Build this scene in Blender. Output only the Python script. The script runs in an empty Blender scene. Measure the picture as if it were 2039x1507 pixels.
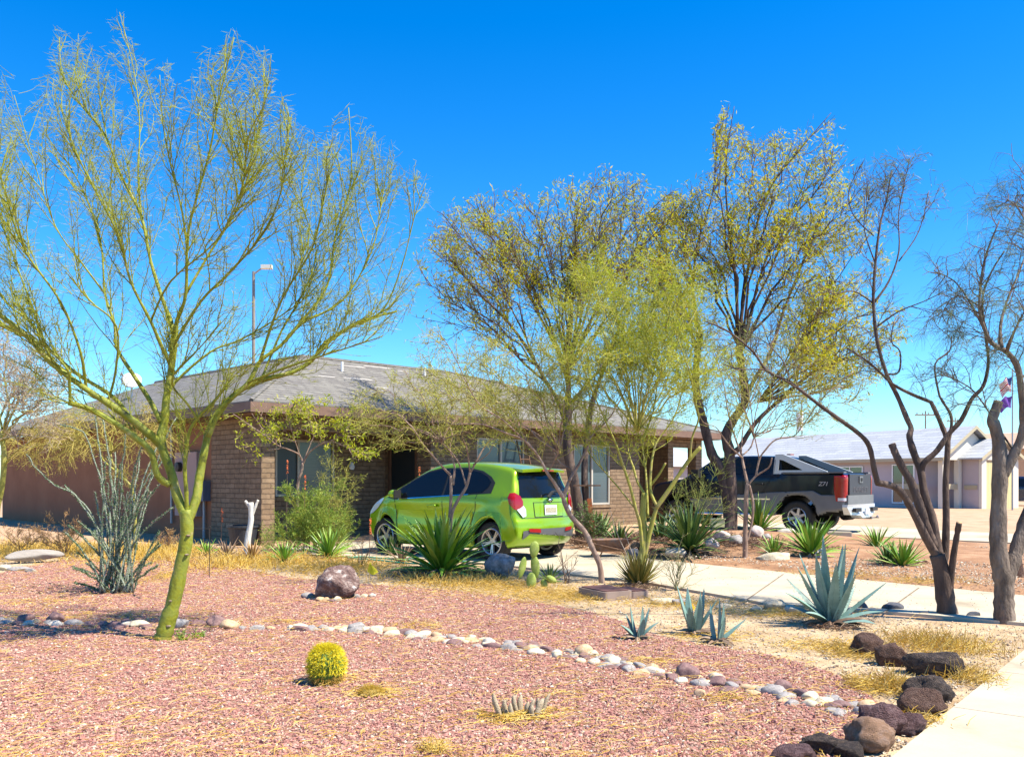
import bpy, bmesh, math, random
import numpy as np
from mathutils import Vector, Matrix, noise
from mathutils.bvhtree import BVHTree
PI = math.pi
# ------------------------------------------------------------------ camera, sky, sun
SC = bpy.context.scene
COL = SC.collection
F, HZ, CX, HC = 1796.0, 957.0, 1019.5, 1.30      # focal length (px of the 2039 wide photo), horizon row, centre column, eye height
cam = bpy.data.cameras.new("camera"); camo = bpy.data.objects.new("camera", cam); COL.objects.link(camo)
cam.sensor_width = 36; cam.lens = F / 2039 * 36; cam.shift_y = (HZ - 753.5) / 2039
cam.clip_start = .05; cam.clip_end = 3000
camo.location = (0, 0, HC); camo.rotation_euler = (PI / 2, 0, 0)
SC.camera = camo
SUN_EL, SUN_AZ = 56.0, -22.0                     # azimuth measured from +x towards +y
W = bpy.data.worlds.new("World"); SC.world = W; W.use_nodes = True
nt = W.node_tree; nt.nodes.clear()
wo = nt.nodes.new('ShaderNodeOutputWorld'); bg = nt.nodes.new('ShaderNodeBackground')
sky = nt.nodes.new('ShaderNodeTexSky'); sky.sky_type = 'NISHITA'; sky.sun_disc = False
sky.sun_elevation = math.radians(SUN_EL); sky.sun_rotation = math.radians(90 - SUN_AZ)
sky.air_density = 1.0; sky.dust_density = 0.3; sky.ozone_density = 2.0; sky.altitude = 300
hs = nt.nodes.new('ShaderNodeHueSaturation'); hs.inputs['Saturation'].default_value = 1.5; hs.inputs['Value'].default_value = 1.0
gm = nt.nodes.new('ShaderNodeMix'); gm.data_type = 'RGBA'; gm.blend_type = 'MULTIPLY'; gm.inputs[0].default_value = 1
gm.inputs[7].default_value = (.84, 1.2, 1.42, 1)
nt.links.new(sky.outputs[0], hs.inputs['Color']); nt.links.new(hs.outputs[0], gm.inputs[6])
nt.links.new(gm.outputs[2], bg.inputs[0]); nt.links.new(bg.outputs[0], wo.inputs[0])
bg.inputs[1].default_value = .09
sl = bpy.data.lights.new("sun", 'SUN'); sl.energy = 5.0; sl.angle = math.radians(.5); sl.color = (1, .93, .79)
so = bpy.data.objects.new("sun", sl); COL.objects.link(so)
ce = math.cos(math.radians(SUN_EL))
sdir = Vector((ce * math.cos(math.radians(SUN_AZ)), ce * math.sin(math.radians(SUN_AZ)), math.sin(math.radians(SUN_EL))))
so.rotation_euler = sdir.to_track_quat('Z', 'Y').to_euler(); so.location = (0, 0, 30)
SC.view_settings.view_transform = 'Standard'; SC.view_settings.look = 'None'
SC.view_settings.exposure = 1.05; SC.view_settings.gamma = 1
SC.cycles.max_bounces = 6; SC.cycles.diffuse_bounces = 1; SC.cycles.transparent_max_bounces = 8
# ------------------------------------------------------------------ helpers
def GP(px, py, z=0.0):
    Y = F * (HC - z) / (py - HZ); return Vector(((px - CX) / F * Y, Y, z))
def PP(px, py, Y): return Vector(((px - CX) / F * Y, Y, HC - (py - HZ) / F * Y))
def tag(o, label=None, cat=None, group=None, kind=None):
    if label: o["label"] = label
    if cat: o["category"] = cat
    if group: o["group"] = group
    if kind: o["kind"] = kind
    return o
def empty(name, loc=(0, 0, 0), rz=0, **k):
    o = bpy.data.objects.new(name, None); COL.objects.link(o); o.location = loc; o.rotation_euler = (0, 0, rz); o.empty_display_size = .1
    return tag(o, **k)
def link(name, me, parent=None):
    o = bpy.data.objects.new(name, me); COL.objects.link(o)
    if parent: o.parent = parent
    return o
def copy_tree(o, parent=None):
    c = o.copy(); COL.objects.link(c)
    if parent: c.parent = parent
    for ch in [x for x in COL.objects if x.parent == o]: copy_tree(ch, c)
    return c
class MB:
    """collects vertices and faces, builds one mesh object"""
    def __init__(s): s.v = []; s.f = []; s.m = []; s.tubes = []; s.quads = []
    def add(s, vs, fs, mi=0):
        n = len(s.v); s.v += [tuple(p) for p in vs]; s.f += [tuple(i + n for i in f) for f in fs]; s.m += [mi] * len(fs)
    def box(s, x0, x1, y0, y1, z0, z1, mi=0):
        vs = [(x, y, z) for x in (x0, x1) for y in (y0, y1) for z in (z0, z1)]
        s.add(vs, [(0, 1, 3, 2), (4, 6, 7, 5), (0, 4, 5, 1), (2, 3, 7, 6), (0, 2, 6, 4), (1, 5, 7, 3)], mi)
    def tube(s, pts, rad, n=6, mi=0, cap=True):
        pts = [Vector(p) for p in pts]; K = len(pts); vs = []; fs = []
        if isinstance(rad, (int, float)): rad = [rad] * K
        t = (pts[1] - pts[0]).normalized(); u = t.orthogonal().normalized()
        for i in range(K):
            t = ((pts[min(i + 1, K - 1)] - pts[max(i - 1, 0)])).normalized()
            u = (u - t * u.dot(t)); u = u.normalized() if u.length > 1e-6 else t.orthogonal().normalized(); w = t.cross(u)
            for k in range(n):
                a = 2 * PI * k / n; vs.append(pts[i] + (u * math.cos(a) + w * math.sin(a)) * rad[i])
        for i in range(K - 1):
            for k in range(n):
                a = i * n + k; b = i * n + (k + 1) % n; fs.append((a, b, b + n, a + n))
        if cap: fs.append(tuple(range(n - 1, -1, -1))); fs.append(tuple((K - 1) * n + k for k in range(n)))
        s.add(vs, fs, mi)
    def lathe(s, prof, n=24, M=None, mi=0, closed=False):
        """prof: (r, h) pairs turned about local z"""
        vs = []; fs = []; K = len(prof); M = M or Matrix()
        for r, h in prof:
            for k in range(n):
                a = 2 * PI * k / n; vs.append(M @ Vector((r * math.cos(a), r * math.sin(a), h)))
        for i in range(K - 1 + (1 if closed else 0)):
            j = (i + 1) % K
            for k in range(n):
                fs.append((i * n + k, i * n + (k + 1) % n, j * n + (k + 1) % n, j * n + k))
        if not closed:
            fs.append(tuple(range(n - 1, -1, -1))); fs.append(tuple((K - 1) * n + k for k in range(n)))
        s.add(vs, fs, mi)
    def prism(s, poly, z0, z1, mi=0):
        n = len(poly); vs = [(x, y, z0) for x, y in poly] + [(x, y, z1) for x, y in poly]
        s.add(vs, [tuple(range(n - 1, -1, -1)), tuple(range(n, 2 * n))] + [(i, (i + 1) % n, (i + 1) % n + n, i + n) for i in range(n)], mi)
    def build(s, name, mats, parent=None, smooth=False, mesh_only=False, loc=None):
        me = bpy.data.meshes.new(name)
        v = np.array(s.v, dtype=np.float32).reshape(-1, 3) if s.v else np.zeros((0, 3), np.float32)
        ls = [np.array([len(f) for f in s.f], dtype=np.int32)]; ix = [np.array([i for f in s.f for i in f], dtype=np.int32)]
        mi = [np.array(s.m, dtype=np.int32)]; vv = [v]; off = len(v)
        for (nv, nf, m_) in s.quads:                # numpy blocks of equal-sized faces
            vv.append(nv.astype(np.float32)); ix.append((nf + off).astype(np.int32).ravel())
            ls.append(np.full(len(nf), nf.shape[1], np.int32)); mi.append(np.full(len(nf), m_, np.int32)); off += len(nv)
        v = np.concatenate(vv); L = np.concatenate(ls); I = np.concatenate(ix); MI = np.concatenate(mi)
        me.vertices.add(len(v)); me.vertices.foreach_set('co', v.ravel())
        me.loops.add(len(I)); me.loops.foreach_set('vertex_index', I)
        me.polygons.add(len(L)); st = np.zeros(len(L), np.int32); st[1:] = np.cumsum(L)[:-1]
        me.polygons.foreach_set('loop_start', st); me.polygons.foreach_set('loop_total', L); me.polygons.foreach_set('material_index', MI)
        for m in (mats if isinstance(mats, (list, tuple)) else [mats]): me.materials.append(m)
        me.polygons.foreach_set('use_smooth', np.full(len(L), bool(smooth)))
        me.update(calc_edges=True); me.validate()
        if mesh_only: return me
        o = link(name, me, parent)
        if loc is not None: o.location = loc
        return o
def np_tubes(mb, P, R, n=3, mi=0):
    """P: (N,K,3) polylines, R: (N,K) radii -> tubes, vectorised"""
    P = np.asarray(P, float); R = np.asarray(R, float); N, K, _ = P.shape
    T = np.empty_like(P); T[:, 1:-1] = P[:, 2:] - P[:, :-2]; T[:, 0] = P[:, 1] - P[:, 0]; T[:, -1] = P[:, -1] - P[:, -2]
    T /= np.linalg.norm(T, axis=2, keepdims=True) + 1e-9
    ref = np.array([.31, .87, -.38]); U = np.cross(T, ref); U /= np.linalg.norm(U, axis=2, keepdims=True) + 1e-9; V = np.cross(T, U)
    a = 2 * PI * np.arange(n) / n
    pts = P[:, :, None, :] + (U[:, :, None, :] * np.cos(a)[None, None, :, None] + V[:, :, None, :] * np.sin(a)[None, None, :, None]) * R[:, :, None, None]
    idx = np.arange(N * K * n).reshape(N, K, n); A = idx[:, :-1, :]; B = np.roll(A, -1, axis=2); C = idx[:, 1:, :]; D = np.roll(C, -1, axis=2)
    mb.quads.append((pts.reshape(-1, 3), np.stack([A, B, D, C], -1).reshape(-1, 4), mi))
def np_leaves(mb, P, D, L, Wd, mi=0, seed=0):
    """flat pointed leaf quads at P along D (unit), length L, width Wd"""
    P = np.asarray(P, float); D = np.asarray(D, float); N = len(P)
    if N == 0: return
    r = np.random.RandomState(seed); D = D / (np.linalg.norm(D, axis=1, keepdims=True) + 1e-9)
    S = np.cross(D, r.normal(size=(N, 3))); S /= np.linalg.norm(S, axis=1, keepdims=True) + 1e-9
    L = np.broadcast_to(L, (N,))[:, None]; Wd = np.broadcast_to(Wd, (N,))[:, None]
    v = np.stack([P, P + D * L * .45 + S * Wd * .5, P + D * L, P + D * L * .45 - S * Wd * .5], 1).reshape(-1, 3)
    mb.quads.append((v, np.arange(N * 4).reshape(N, 4), mi))
# ------------------------------------------------------------------ materials
def mat(name, cols, scale=5.0, rough=.8, bump=0.0, bscale=None, metal=0.0, coat=0.0, island=False, transl=0.0, detail=6, spec=.4, stretch=None, coords='Object', dist=.02):
    m = bpy.data.materials.new(name); m.use_nodes = True; t = m.node_tree; b = t.nodes['Principled BSDF']
    if not isinstance(cols[0], (tuple, list)): cols = [cols]
    b.inputs['Roughness'].default_value = rough; b.inputs['Metallic'].default_value = metal
    b.inputs['Specular IOR Level'].default_value = spec; b.inputs['Coat Weight'].default_value = coat; b.inputs['Coat Roughness'].default_value = .05
    tc = t.nodes.new('ShaderNodeTexCoord'); vec = tc.outputs[coords]
    if stretch:
        mp = t.nodes.new('ShaderNodeMapping'); mp.inputs['Scale'].default_value = stretch; t.links.new(vec, mp.inputs[0]); vec = mp.outputs[0]
    if len(cols) > 1:
        cr = t.nodes.new('ShaderNodeValToRGB'); e = cr.color_ramp.elements
        while len(e) < len(cols): e.new(.5)
        lo, hi = (.02, .98) if island else (.3, .7)
        for i, c in enumerate(cols): e[i].position = lo + (hi - lo) * i / (len(cols) - 1); e[i].color = (*c, 1)
        if island:
            g = t.nodes.new('ShaderNodeNewGeometry'); t.links.new(g.outputs['Random Per Island'], cr.inputs[0])
        else:
            n = t.nodes.new('ShaderNodeTexNoise'); n.inputs['Scale'].default_value = scale; n.inputs['Detail'].default_value = detail
            n.inputs['Roughness'].default_value = .65; t.links.new(vec, n.inputs[0]); t.links.new(n.outputs[0], cr.inputs[0])
        t.links.new(cr.outputs[0], b.inputs['Base Color']); csrc = cr.outputs[0]
    else:
        b.inputs['Base Color'].default_value = (*cols[0], 1); csrc = None
    if bump:
        n2 = t.nodes.new('ShaderNodeTexNoise'); n2.inputs['Scale'].default_value = bscale or scale * 4; n2.inputs['Detail'].default_value = 8
        t.links.new(vec, n2.inputs[0]); bp = t.nodes.new('ShaderNodeBump'); bp.inputs['Strength'].default_value = bump; bp.inputs['Distance'].default_value = dist
        t.links.new(n2.outputs[0], bp.inputs['Height']); t.links.new(bp.outputs[0], b.inputs['Normal'])
    if transl:
        tr = t.nodes.new('ShaderNodeBsdfTranslucent'); mx = t.nodes.new('ShaderNodeMixShader'); mx.inputs[0].default_value = transl
        if csrc: t.links.new(csrc, tr.inputs[0])
        else: tr.inputs[0].default_value = (*cols[0], 1)
        t.links.new(b.outputs[0], mx.inputs[1]); t.links.new(tr.outputs[0], mx.inputs[2]); t.links.new(mx.outputs[0], t.nodes['Material Output'].inputs[0])
    return m
def brick_mat(name, c1, c2, mort, bw, bh, ms, bump=.5, rough=.9, noise_amt=.5, offset=.5, zscale=1.0, distort=.0):
    """courses run round a box: vector = (x+y, z)"""
    m = bpy.data.materials.new(name); m.use_nodes = True; t = m.node_tree; b = t.nodes['Principled BSDF']; b.inputs['Roughness'].default_value = rough
    tc = t.nodes.new('ShaderNodeTexCoord'); sp = t.nodes.new('ShaderNodeSeparateXYZ'); t.links.new(tc.outputs['Object'], sp.inputs[0])
    ad = t.nodes.new('ShaderNodeMath'); t.links.new(sp.outputs[0], ad.inputs[0]); t.links.new(sp.outputs[1], ad.inputs[1])
    mz = t.nodes.new('ShaderNodeMath'); mz.operation = 'MULTIPLY'; mz.inputs[1].default_value = zscale; t.links.new(sp.outputs[2], mz.inputs[0])
    cb = t.nodes.new('ShaderNodeCombineXYZ'); t.links.new(ad.outputs[0], cb.inputs[0]); t.links.new(mz.outputs[0], cb.inputs[1]); vec = cb.outputs[0]
    if distort:
        dn = t.nodes.new('ShaderNodeTexNoise'); dn.inputs['Scale'].default_value = 14; t.links.new(tc.outputs['Object'], dn.inputs[0])
        va = t.nodes.new('ShaderNodeVectorMath'); va.operation = 'SCALE'; va.inputs['Scale'].default_value = distort; t.links.new(dn.outputs[1], va.inputs[0])
        vb = t.nodes.new('ShaderNodeVectorMath'); t.links.new(vec, vb.inputs[0]); t.links.new(va.outputs[0], vb.inputs[1]); vec = vb.outputs[0]
    bt = t.nodes.new('ShaderNodeTexBrick'); t.links.new(vec, bt.inputs['Vector']); bt.offset = offset
    bt.inputs['Color1'].default_value = (*c1, 1); bt.inputs['Color2'].default_value = (*c2, 1); bt.inputs['Mortar'].default_value = (*mort, 1)
    bt.inputs['Scale'].default_value = 1; bt.inputs['Mortar Size'].default_value = ms; bt.inputs['Mortar Smooth'].default_value = .4
    bt.inputs['Brick Width'].default_value = bw; bt.inputs['Row Height'].default_value = bh
    n = t.nodes.new('ShaderNodeTexNoise'); n.inputs['Scale'].default_value = 9; n.inputs['Detail'].default_value = 8; t.links.new(tc.outputs['Object'], n.inputs[0])
    cr = t.nodes.new('ShaderNodeValToRGB'); cr.color_ramp.elements[0].position = .3; cr.color_ramp.elements[1].position = .7
    k = 1 - noise_amt; cr.color_ramp.elements[0].color = (k, k, k, 1); cr.color_ramp.elements[1].color = (1.0, 1.0, 1.0, 1); t.links.new(n.outputs[0], cr.inputs[0])
    mx = t.nodes.new('ShaderNodeMix'); mx.data_type = 'RGBA'; mx.blend_type = 'MULTIPLY'; mx.inputs[0].default_value = 1
    t.links.new(bt.outputs[0], mx.inputs[6]); t.links.new(cr.outputs[0], mx.inputs[7]); t.links.new(mx.outputs[2], b.inputs['Base Color'])
    inv = t.nodes.new('ShaderNodeMath'); inv.operation = 'MULTIPLY_ADD'; inv.inputs[1].default_value = -1; t.links.new(bt.outputs['Fac'], inv.inputs[0])
    n3 = t.nodes.new('ShaderNodeMath'); n3.operation = 'MULTIPLY'; n3.inputs[1].default_value = .5; t.links.new(n.outputs[0], n3.inputs[0]); t.links.new(n3.outputs[0], inv.inputs[2])
    bp = t.nodes.new('ShaderNodeBump'); bp.inputs['Strength'].default_value = bump; bp.inputs['Distance'].default_value = .02
    t.links.new(inv.outputs[0], bp.inputs['Height']); t.links.new(bp.outputs[0], b.inputs['Normal'])
    return m
M = {}
M['concrete'] = mat('concrete', [(.30, .24, .16), (.44, .37, .26), (.48, .41, .30), (.53, .46, .35)], .9, .9, .3, 60, dist=.004, detail=12)
M['soil'] = mat('desert_soil', [(.36, .21, .12), (.46, .29, .17), (.54, .37, .24)], 1.3, .95, .6, 40, dist=.02)
M['tan'] = mat('tan_gravel_ground', [(.30, .19, .10), (.48, .34, .19), (.60, .46, .30)], 3.2, .95, .8, 90, dist=.02)
M['dirt'] = mat('brown_dirt', [(.22, .105, .05), (.34, .18, .09), (.46, .28, .16)], 2.5, .95, .7, 45, dist=.03)
M['redbase'] = mat('red_gravel_base', [(.20, .085, .06), (.36, .18, .13), (.48, .28, .20)], 45, .95, .8, 120, dist=.02)
M['redstone'] = mat('red_gravel_stone', [(.19, .08, .065), (.32, .135, .11), (.37, .155, .12), (.42, .19, .15), (.46, .23, .18), (.40, .20, .15), (.46, .26, .20), (.50, .32, .24)], rough=.9, island=True)
M['tanstone'] = mat('tan_gravel_stone', [(.22, .14, .09), (.40, .28, .18), (.48, .36, .25), (.54, .44, .32), (.66, .58, .46), (.34, .27, .22)], rough=.9, island=True)
M['straw'] = mat('straw', [(.58, .34, .04), (.80, .52, .08), (.90, .66, .18), (.80, .58, .26)], rough=.8, island=True, transl=.25)
M['drygrass'] = mat('dry_weed', [(.30, .16, .06), (.48, .28, .10), (.60, .42, .18)], rough=.8, island=True, transl=.2)
M['block'] = brick_mat('slump_block', (.24, .155, .09), (.29, .20, .125), (.19, .125, .078), .41, .105, .010, 1.3, distort=.03, noise_amt=.35)
M['stucco'] = mat('brown_stucco', [(.22, .095, .048), (.28, .13, .07)], 1.2, .95, .35, 60, dist=.01)
M['shingle'] = brick_mat('grey_shingle', (.235, .22, .19), (.165, .15, .135), (.11, .10, .09), .28, .06, .006, .8, noise_amt=.3, distort=.008)
M['fascia'] = mat('brown_fascia', [(.15, .085, .06), (.20, .12, .085)], 3, .7)
M['soffit'] = mat('brown_soffit', [(.16, .09, .06)], rough=.9)
M['glass'] = mat('window_glass', [(.02, .03, .035)], rough=.04, spec=.9, coat=.4)
M['blind'] = mat('window_blind', [(.05, .075, .09), (.08, .11, .13)], 3, .2, spec=.6, coat=.2, stretch=(0, 0, 12))
M['darkscreen'] = mat('window_screen', [(.03, .045, .055)], rough=.35, spec=.5)
M['frame'] = mat('window_frame', [(.48, .44, .38)], rough=.5)
M['door'] = mat('dark_door', [(.022, .03, .035)], rough=.4)
M['wood'] = mat('brown_wood', [(.10, .05, .03), (.17, .09, .05)], 8, .8, .3, stretch=(1, 1, .2))
M['shingle2'] = brick_mat('pale_grey_shingle', (.50, .51, .53), (.40, .41, .43), (.32, .33, .35), .9, .14, .012, .5, noise_amt=.15, distort=.02)
M['mauve'] = mat('shade_toned_stucco', [(.44, .37, .38), (.50, .42, .42)], 1, .95, .2, 40)  # shade of the unlit walls put into the stucco colour; gables stay cream
M['cream'] = mat('cream_stucco', [(.66, .60, .50), (.70, .64, .55)], 1, .95, .2, 40)
M['olivetrim'] = mat('olive_trim', [(.42, .36, .24)], rough=.8)
M['peach'] = mat('peach_stucco', [(.60, .36, .20), (.66, .42, .25)], .6, .95)
M['garage'] = mat('garage_wood', [(.42, .34, .14), (.66, .58, .34)], 3, .8, stretch=(5, 5, .05))
M['white'] = mat('white_paint', [(.78, .78, .76)], rough=.5)
M['metalgrey'] = mat('galvanised_metal', [(.30, .31, .32), (.38, .39, .40)], 6, .5, metal=.3)
M['darkmetal'] = mat('dark_metal', [(.05, .045, .04)], rough=.6, metal=.3)
M['polewood'] = mat('utility_pole_wood', [(.22, .18, .15), (.30, .25, .21)], 8, .9)
# ------------------------------------------------------------------ ground
def sheet(name, poly, z, m, thick=0.0, jag=0.0, seed=0):
    r = random.Random(seed); P = []
    for i, a in enumerate(poly):
        b = poly[(i + 1) % len(poly)]; n = max(1, int((Vector(b) - Vector(a)).length / .12)) if jag else 1
        for k in range(n):
            q = Vector(a).lerp(Vector(b), k / n); P.append((q.x + r.gauss(0, jag), q.y + r.gauss(0, jag)))
    mb = MB()
    if thick: mb.prism(P, z - thick, z)
    else: mb.add([(x, y, z) for x, y in P], [tuple(range(len(P)))])
    me = mb.build(name, m, mesh_only=True); bm = bmesh.new(); bm.from_mesh(me); bmesh.ops.triangulate(bm, faces=[f for f in bm.faces if len(f.verts) > 4]); bm.to_mesh(me); bm.free()
    o = link(name, me); tag(o, kind='structure'); return o, P
def W2(pts): return [tuple(GP(x, y).xy) for x, y in pts]
mb = MB(); S = 900; mb.add([(-S, -60, 0), (S, -60, 0), (S, S, 0), (-S, S, 0)], [(0, 1, 2, 3)]); tag(mb.build('ground', M['soil']), kind='structure')
RED = W2([(-500, 1150), (0, 1142), (100, 1118), (230, 1108), (330, 1110), (400, 1114), (470, 1130), (560, 1148), (650, 1158), (760, 1166), (900, 1176), (1000, 1190), (1080, 1202), (1170, 1218), (1240, 1238), (1290, 1262), (1380, 1282), (1480, 1294), (1600, 1322), (1680, 1352), (1740, 1392), (1760, 1430), (1690, 1475), (1640, 1560), (1500, 1900), (-900, 1900)])
TAN = W2([(-700, 1118), (-100, 1096), (300, 1093), (700, 1100), (1010, 1132), (1200, 1152), (1400, 1184), (1500, 1204), (1850, 1236), (1990, 1246), (2300, 1262)]) + [(5.2, 6.7), (3.6, 6.5), (1.82, 4.25), (.9, 3.1), (-5, 3.0), (-12, 6)]
sheet('tan_gravel_bed', TAN, .004, M['tan'], jag=.03, seed=3)
sheet('red_gravel_bed', RED, .008, M['redbase'], jag=.04, seed=4)
DRV = W2([(560, 1093), (700, 1082), (800, 1076), (1150, 1096), (1300, 1117), (1372, 1124), (1662, 1153), (2039, 1190), (2500, 1240), (2500, 1300), (2039, 1246), (1844, 1229), (1517, 1204), (1300, 1165), (1150, 1148), (1040, 1132), (880, 1116), (700, 1111), (600, 1106)])
sheet('driveway', DRV, .03, M['concrete'], thick=.12)
DRV2 = W2([(1380, 1060), (1500, 1040), (1688, 1048), (2039, 1066), (2600, 1100), (2600, 1118), (2039, 1084), (1680, 1067), (1500, 1072), (1400, 1068)])
sheet('truck_driveway', DRV2, .03, M['concrete'], thick=.12)
d = Vector((.625, .78)).normalized(); nrm = Vector((d.y, -d.x)); e0 = Vector((1.82, 4.25))
mb = MB()
for i in range(-4, 9):                                   # sidewalk slabs with joints
    a = e0 + d * (i * 1.22 - .15); b = a + d * 1.212; c = b + nrm * 1.5; dd = a + nrm * 1.5
    mb.prism([tuple(a), tuple(dd), tuple(c), tuple(b)], -.1, .028)
tag(mb.build('sidewalk', M['concrete']), kind='structure')
mb = MB(); a = e0 + nrm * 1.5 - d * 12; b = e0 + nrm * 1.5 + d * 60; mb.prism([tuple(a), tuple(a + nrm * 9), tuple(b + nrm * 9), tuple(b)], -.2, .012); tag(mb.build('street', mat('asphalt', [(.05, .05, .05), (.08, .08, .08)], 20, .9, .4)), kind='structure')
# raised dirt island between the two driveways
ISL = W2([(1130, 1096), (1300, 1116), (1372, 1123), (1662, 1152), (2039, 1188), (2300, 1215), (2300, 1110), (2039, 1088), (1680, 1069), (1500, 1074), (1400, 1070), (1250, 1066), (1150, 1078)])
def inpoly(x, y, P):
    c = False; j = len(P) - 1
    for i in range(len(P)):
        if (P[i][1] > y) != (P[j][1] > y) and x < (P[j][0] - P[i][0]) * (y - P[i][1]) / (P[j][1] - P[i][1] + 1e-12) + P[i][0]: c = not c
        j = i
    return c
def edged(x, y, P):
    p = Vector((x, y)); m = 9
    for i in range(len(P)):
        a = Vector(P[i]); b = Vector(P[(i + 1) % len(P)]); ab = b - a; t = max(0, min(1, (p - a).dot(ab) / ab.dot(ab))); m = min(m, (a + ab * t - p).length)
    return m
def isl_h(x, y):
    if not inpoly(x, y, ISL): return 0.0
    e = edged(x, y, ISL); base = .22 * (1 - math.exp(-e / .7)); k = math.exp(-(((x - 4.6) / 3.0) ** 2 + ((y - 18.5) / 3.0) ** 2))
    return .012 + base * (.35 + .9 * k) + .05 * noise.noise(Vector((x * .9, y * .9, 0))) * min(1, e)
mb = MB(); idx = {}; st = .22
xs = np.arange(1, 16, st); ys = np.arange(9, 26, st)
for i, x in enumerate(xs):
    for j, y in enumerate(ys):
        idx[i, j] = len(mb.v); mb.v.append((x, y, isl_h(x, y) - (.03 if not inpoly(x, y, ISL) else 0)))
for i in range(len(xs) - 1):
    for j in range(len(ys) - 1):
        q = [idx[i, j], idx[i + 1, j], idx[i + 1, j + 1], idx[i, j + 1]]
        if max(mb.v[k][2] for k in q) > 0: mb.f.append(tuple(q)); mb.m.append(0)
tag(mb.build('dirt_island', M['dirt'], smooth=True), kind='structure')
# ------------------------------------------------------------------ loose gravel and straw (uncountable)
def scatter(n, poly, seed, dens=None):
    r = np.random.RandomState(seed); P = np.array(poly); lo = P.min(0); hi = P.max(0); lo = np.maximum(lo, [-9, 4.0]); hi = np.minimum(hi, [9, 17])
    X = r.uniform(lo[0], hi[0], n * 3); Y = lo[1] + (hi[1] - lo[1]) * r.uniform(0, 1, n * 3) ** 1.8
    k = (np.abs(X) < Y * .60 + .4); X, Y = X[k], Y[k]; ins = np.zeros(len(X), bool); j = len(P) - 1
    for i in range(len(P)):
        c = ((P[i, 1] > Y) != (P[j, 1] > Y)) & (X < (P[j, 0] - P[i, 0]) * (Y - P[i, 1]) / (P[j, 1] - P[i, 1] + 1e-12) + P[i, 0]); ins ^= c; j = i
    X, Y = X[ins][:n], Y[ins][:n]; return X, Y, r
def stones(name, label, poly, n, smin, smax, m, seed, z=.006):
    X, Y, r = scatter(n, poly, seed); N = len(X)
    base = np.array([(1, 0, 0), (0, 1, 0), (-1, 0, 0), (0, -1, 0), (0, 0, 1), (0, 0, -1)], float)
    s = smin + (smax - smin) * r.uniform(0, 1, N) ** 2; a = r.uniform(0, 2 * PI, N)
    v = base[None] * (1 + r.normal(0, .28, (N, 6, 1))) + r.normal(0, .18, (N, 6, 3)); v[:, :, 2] *= .62; v[:, :, 1] *= r.uniform(.5, 1, (N, 1))
    v *= s[:, None, None]; c, sn = np.cos(a)[:, None], np.sin(a)[:, None]
    vx = v[:, :, 0] * c - v[:, :, 1] * sn + X[:, None]; vy = v[:, :, 0] * sn + v[:, :, 1] * c + Y[:, None]; vz = v[:, :, 2] + z + s[:, None] * .35
    vv = np.stack([vx, vy, vz], -1).reshape(-1, 3); fb = np.array([(0, 1, 4), (1, 2, 4), (2, 3, 4), (3, 0, 4), (1, 0, 5), (2, 1, 5), (3, 2, 5), (0, 3, 5)])
    mb = MB(); mb.quads.append((vv, (np.arange(N)[:, None, None] * 6 + fb[None]).reshape(-1, 3), 0))
    return tag(mb.build(name, m), label, 'gravel', kind='stuff')
stones('red_gravel', 'loose crushed red lava gravel covering the front bed', RED, 125000, .005, .0145, M['redstone'], 11, .008)
stones('tan_gravel', 'loose pale tan gravel scattered behind the red bed', TAN, 42000, .005, .014, M['tanstone'], 12)
stones('dirt_pebbles', 'small pebbles strewn over the brown dirt island', ISL, 7000, .008, .02, M['tanstone'], 13, .09)
def blades(mb, X, Y, r, lmin, lmax, lift, w, z0=.01):
    w = w * 1.35; N = len(X); a = r.uniform(0, 2 * PI, N); L = r.uniform(lmin, lmax, N); el = np.abs(r.normal(0, lift, N))
    D = np.stack([np.cos(a) * np.cos(el), np.sin(a) * np.cos(el), np.sin(el)], -1); P = np.stack([X, Y, np.full(N, z0) + r.uniform(0, .02, N)], -1)
    M1 = P + D * L[:, None] * .5 + np.array([0, 0, .006]); E = P + D * L[:, None] + r.normal(0, .012, (N, 3)) * [1, 1, .3]
    np_tubes(mb, np.stack([P, M1, E], 1), np.tile(np.array([w, w, w * .5]), (N, 1)), 3)
mb = MB(); X, Y, r = scatter(9000, RED, 21); blades(mb, X, Y, r, .03, .13, .08, .0011, .018)
tag(mb.build('loose_straw', M['straw']), 'loose straw stems scattered over the red gravel', 'straw', kind='stuff')
mb = MB(); r = np.random.RandomState(5)
def patch_px(mb, cx, cy, rx, ry, n, lmin, lmax, lift, w=.0014):
    g = GP(cx, cy); Y0 = g.y; sx = Y0 / F
    X = g.x + r.normal(0, .5, n) * rx * sx; Y = Y0 + r.normal(0, .5, n) * ry * (Y0 * Y0 / (F * HC)); blades(mb, X, Y, r, lmin, lmax, lift, w, isl_h(g.x, g.y) + .008)
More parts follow.
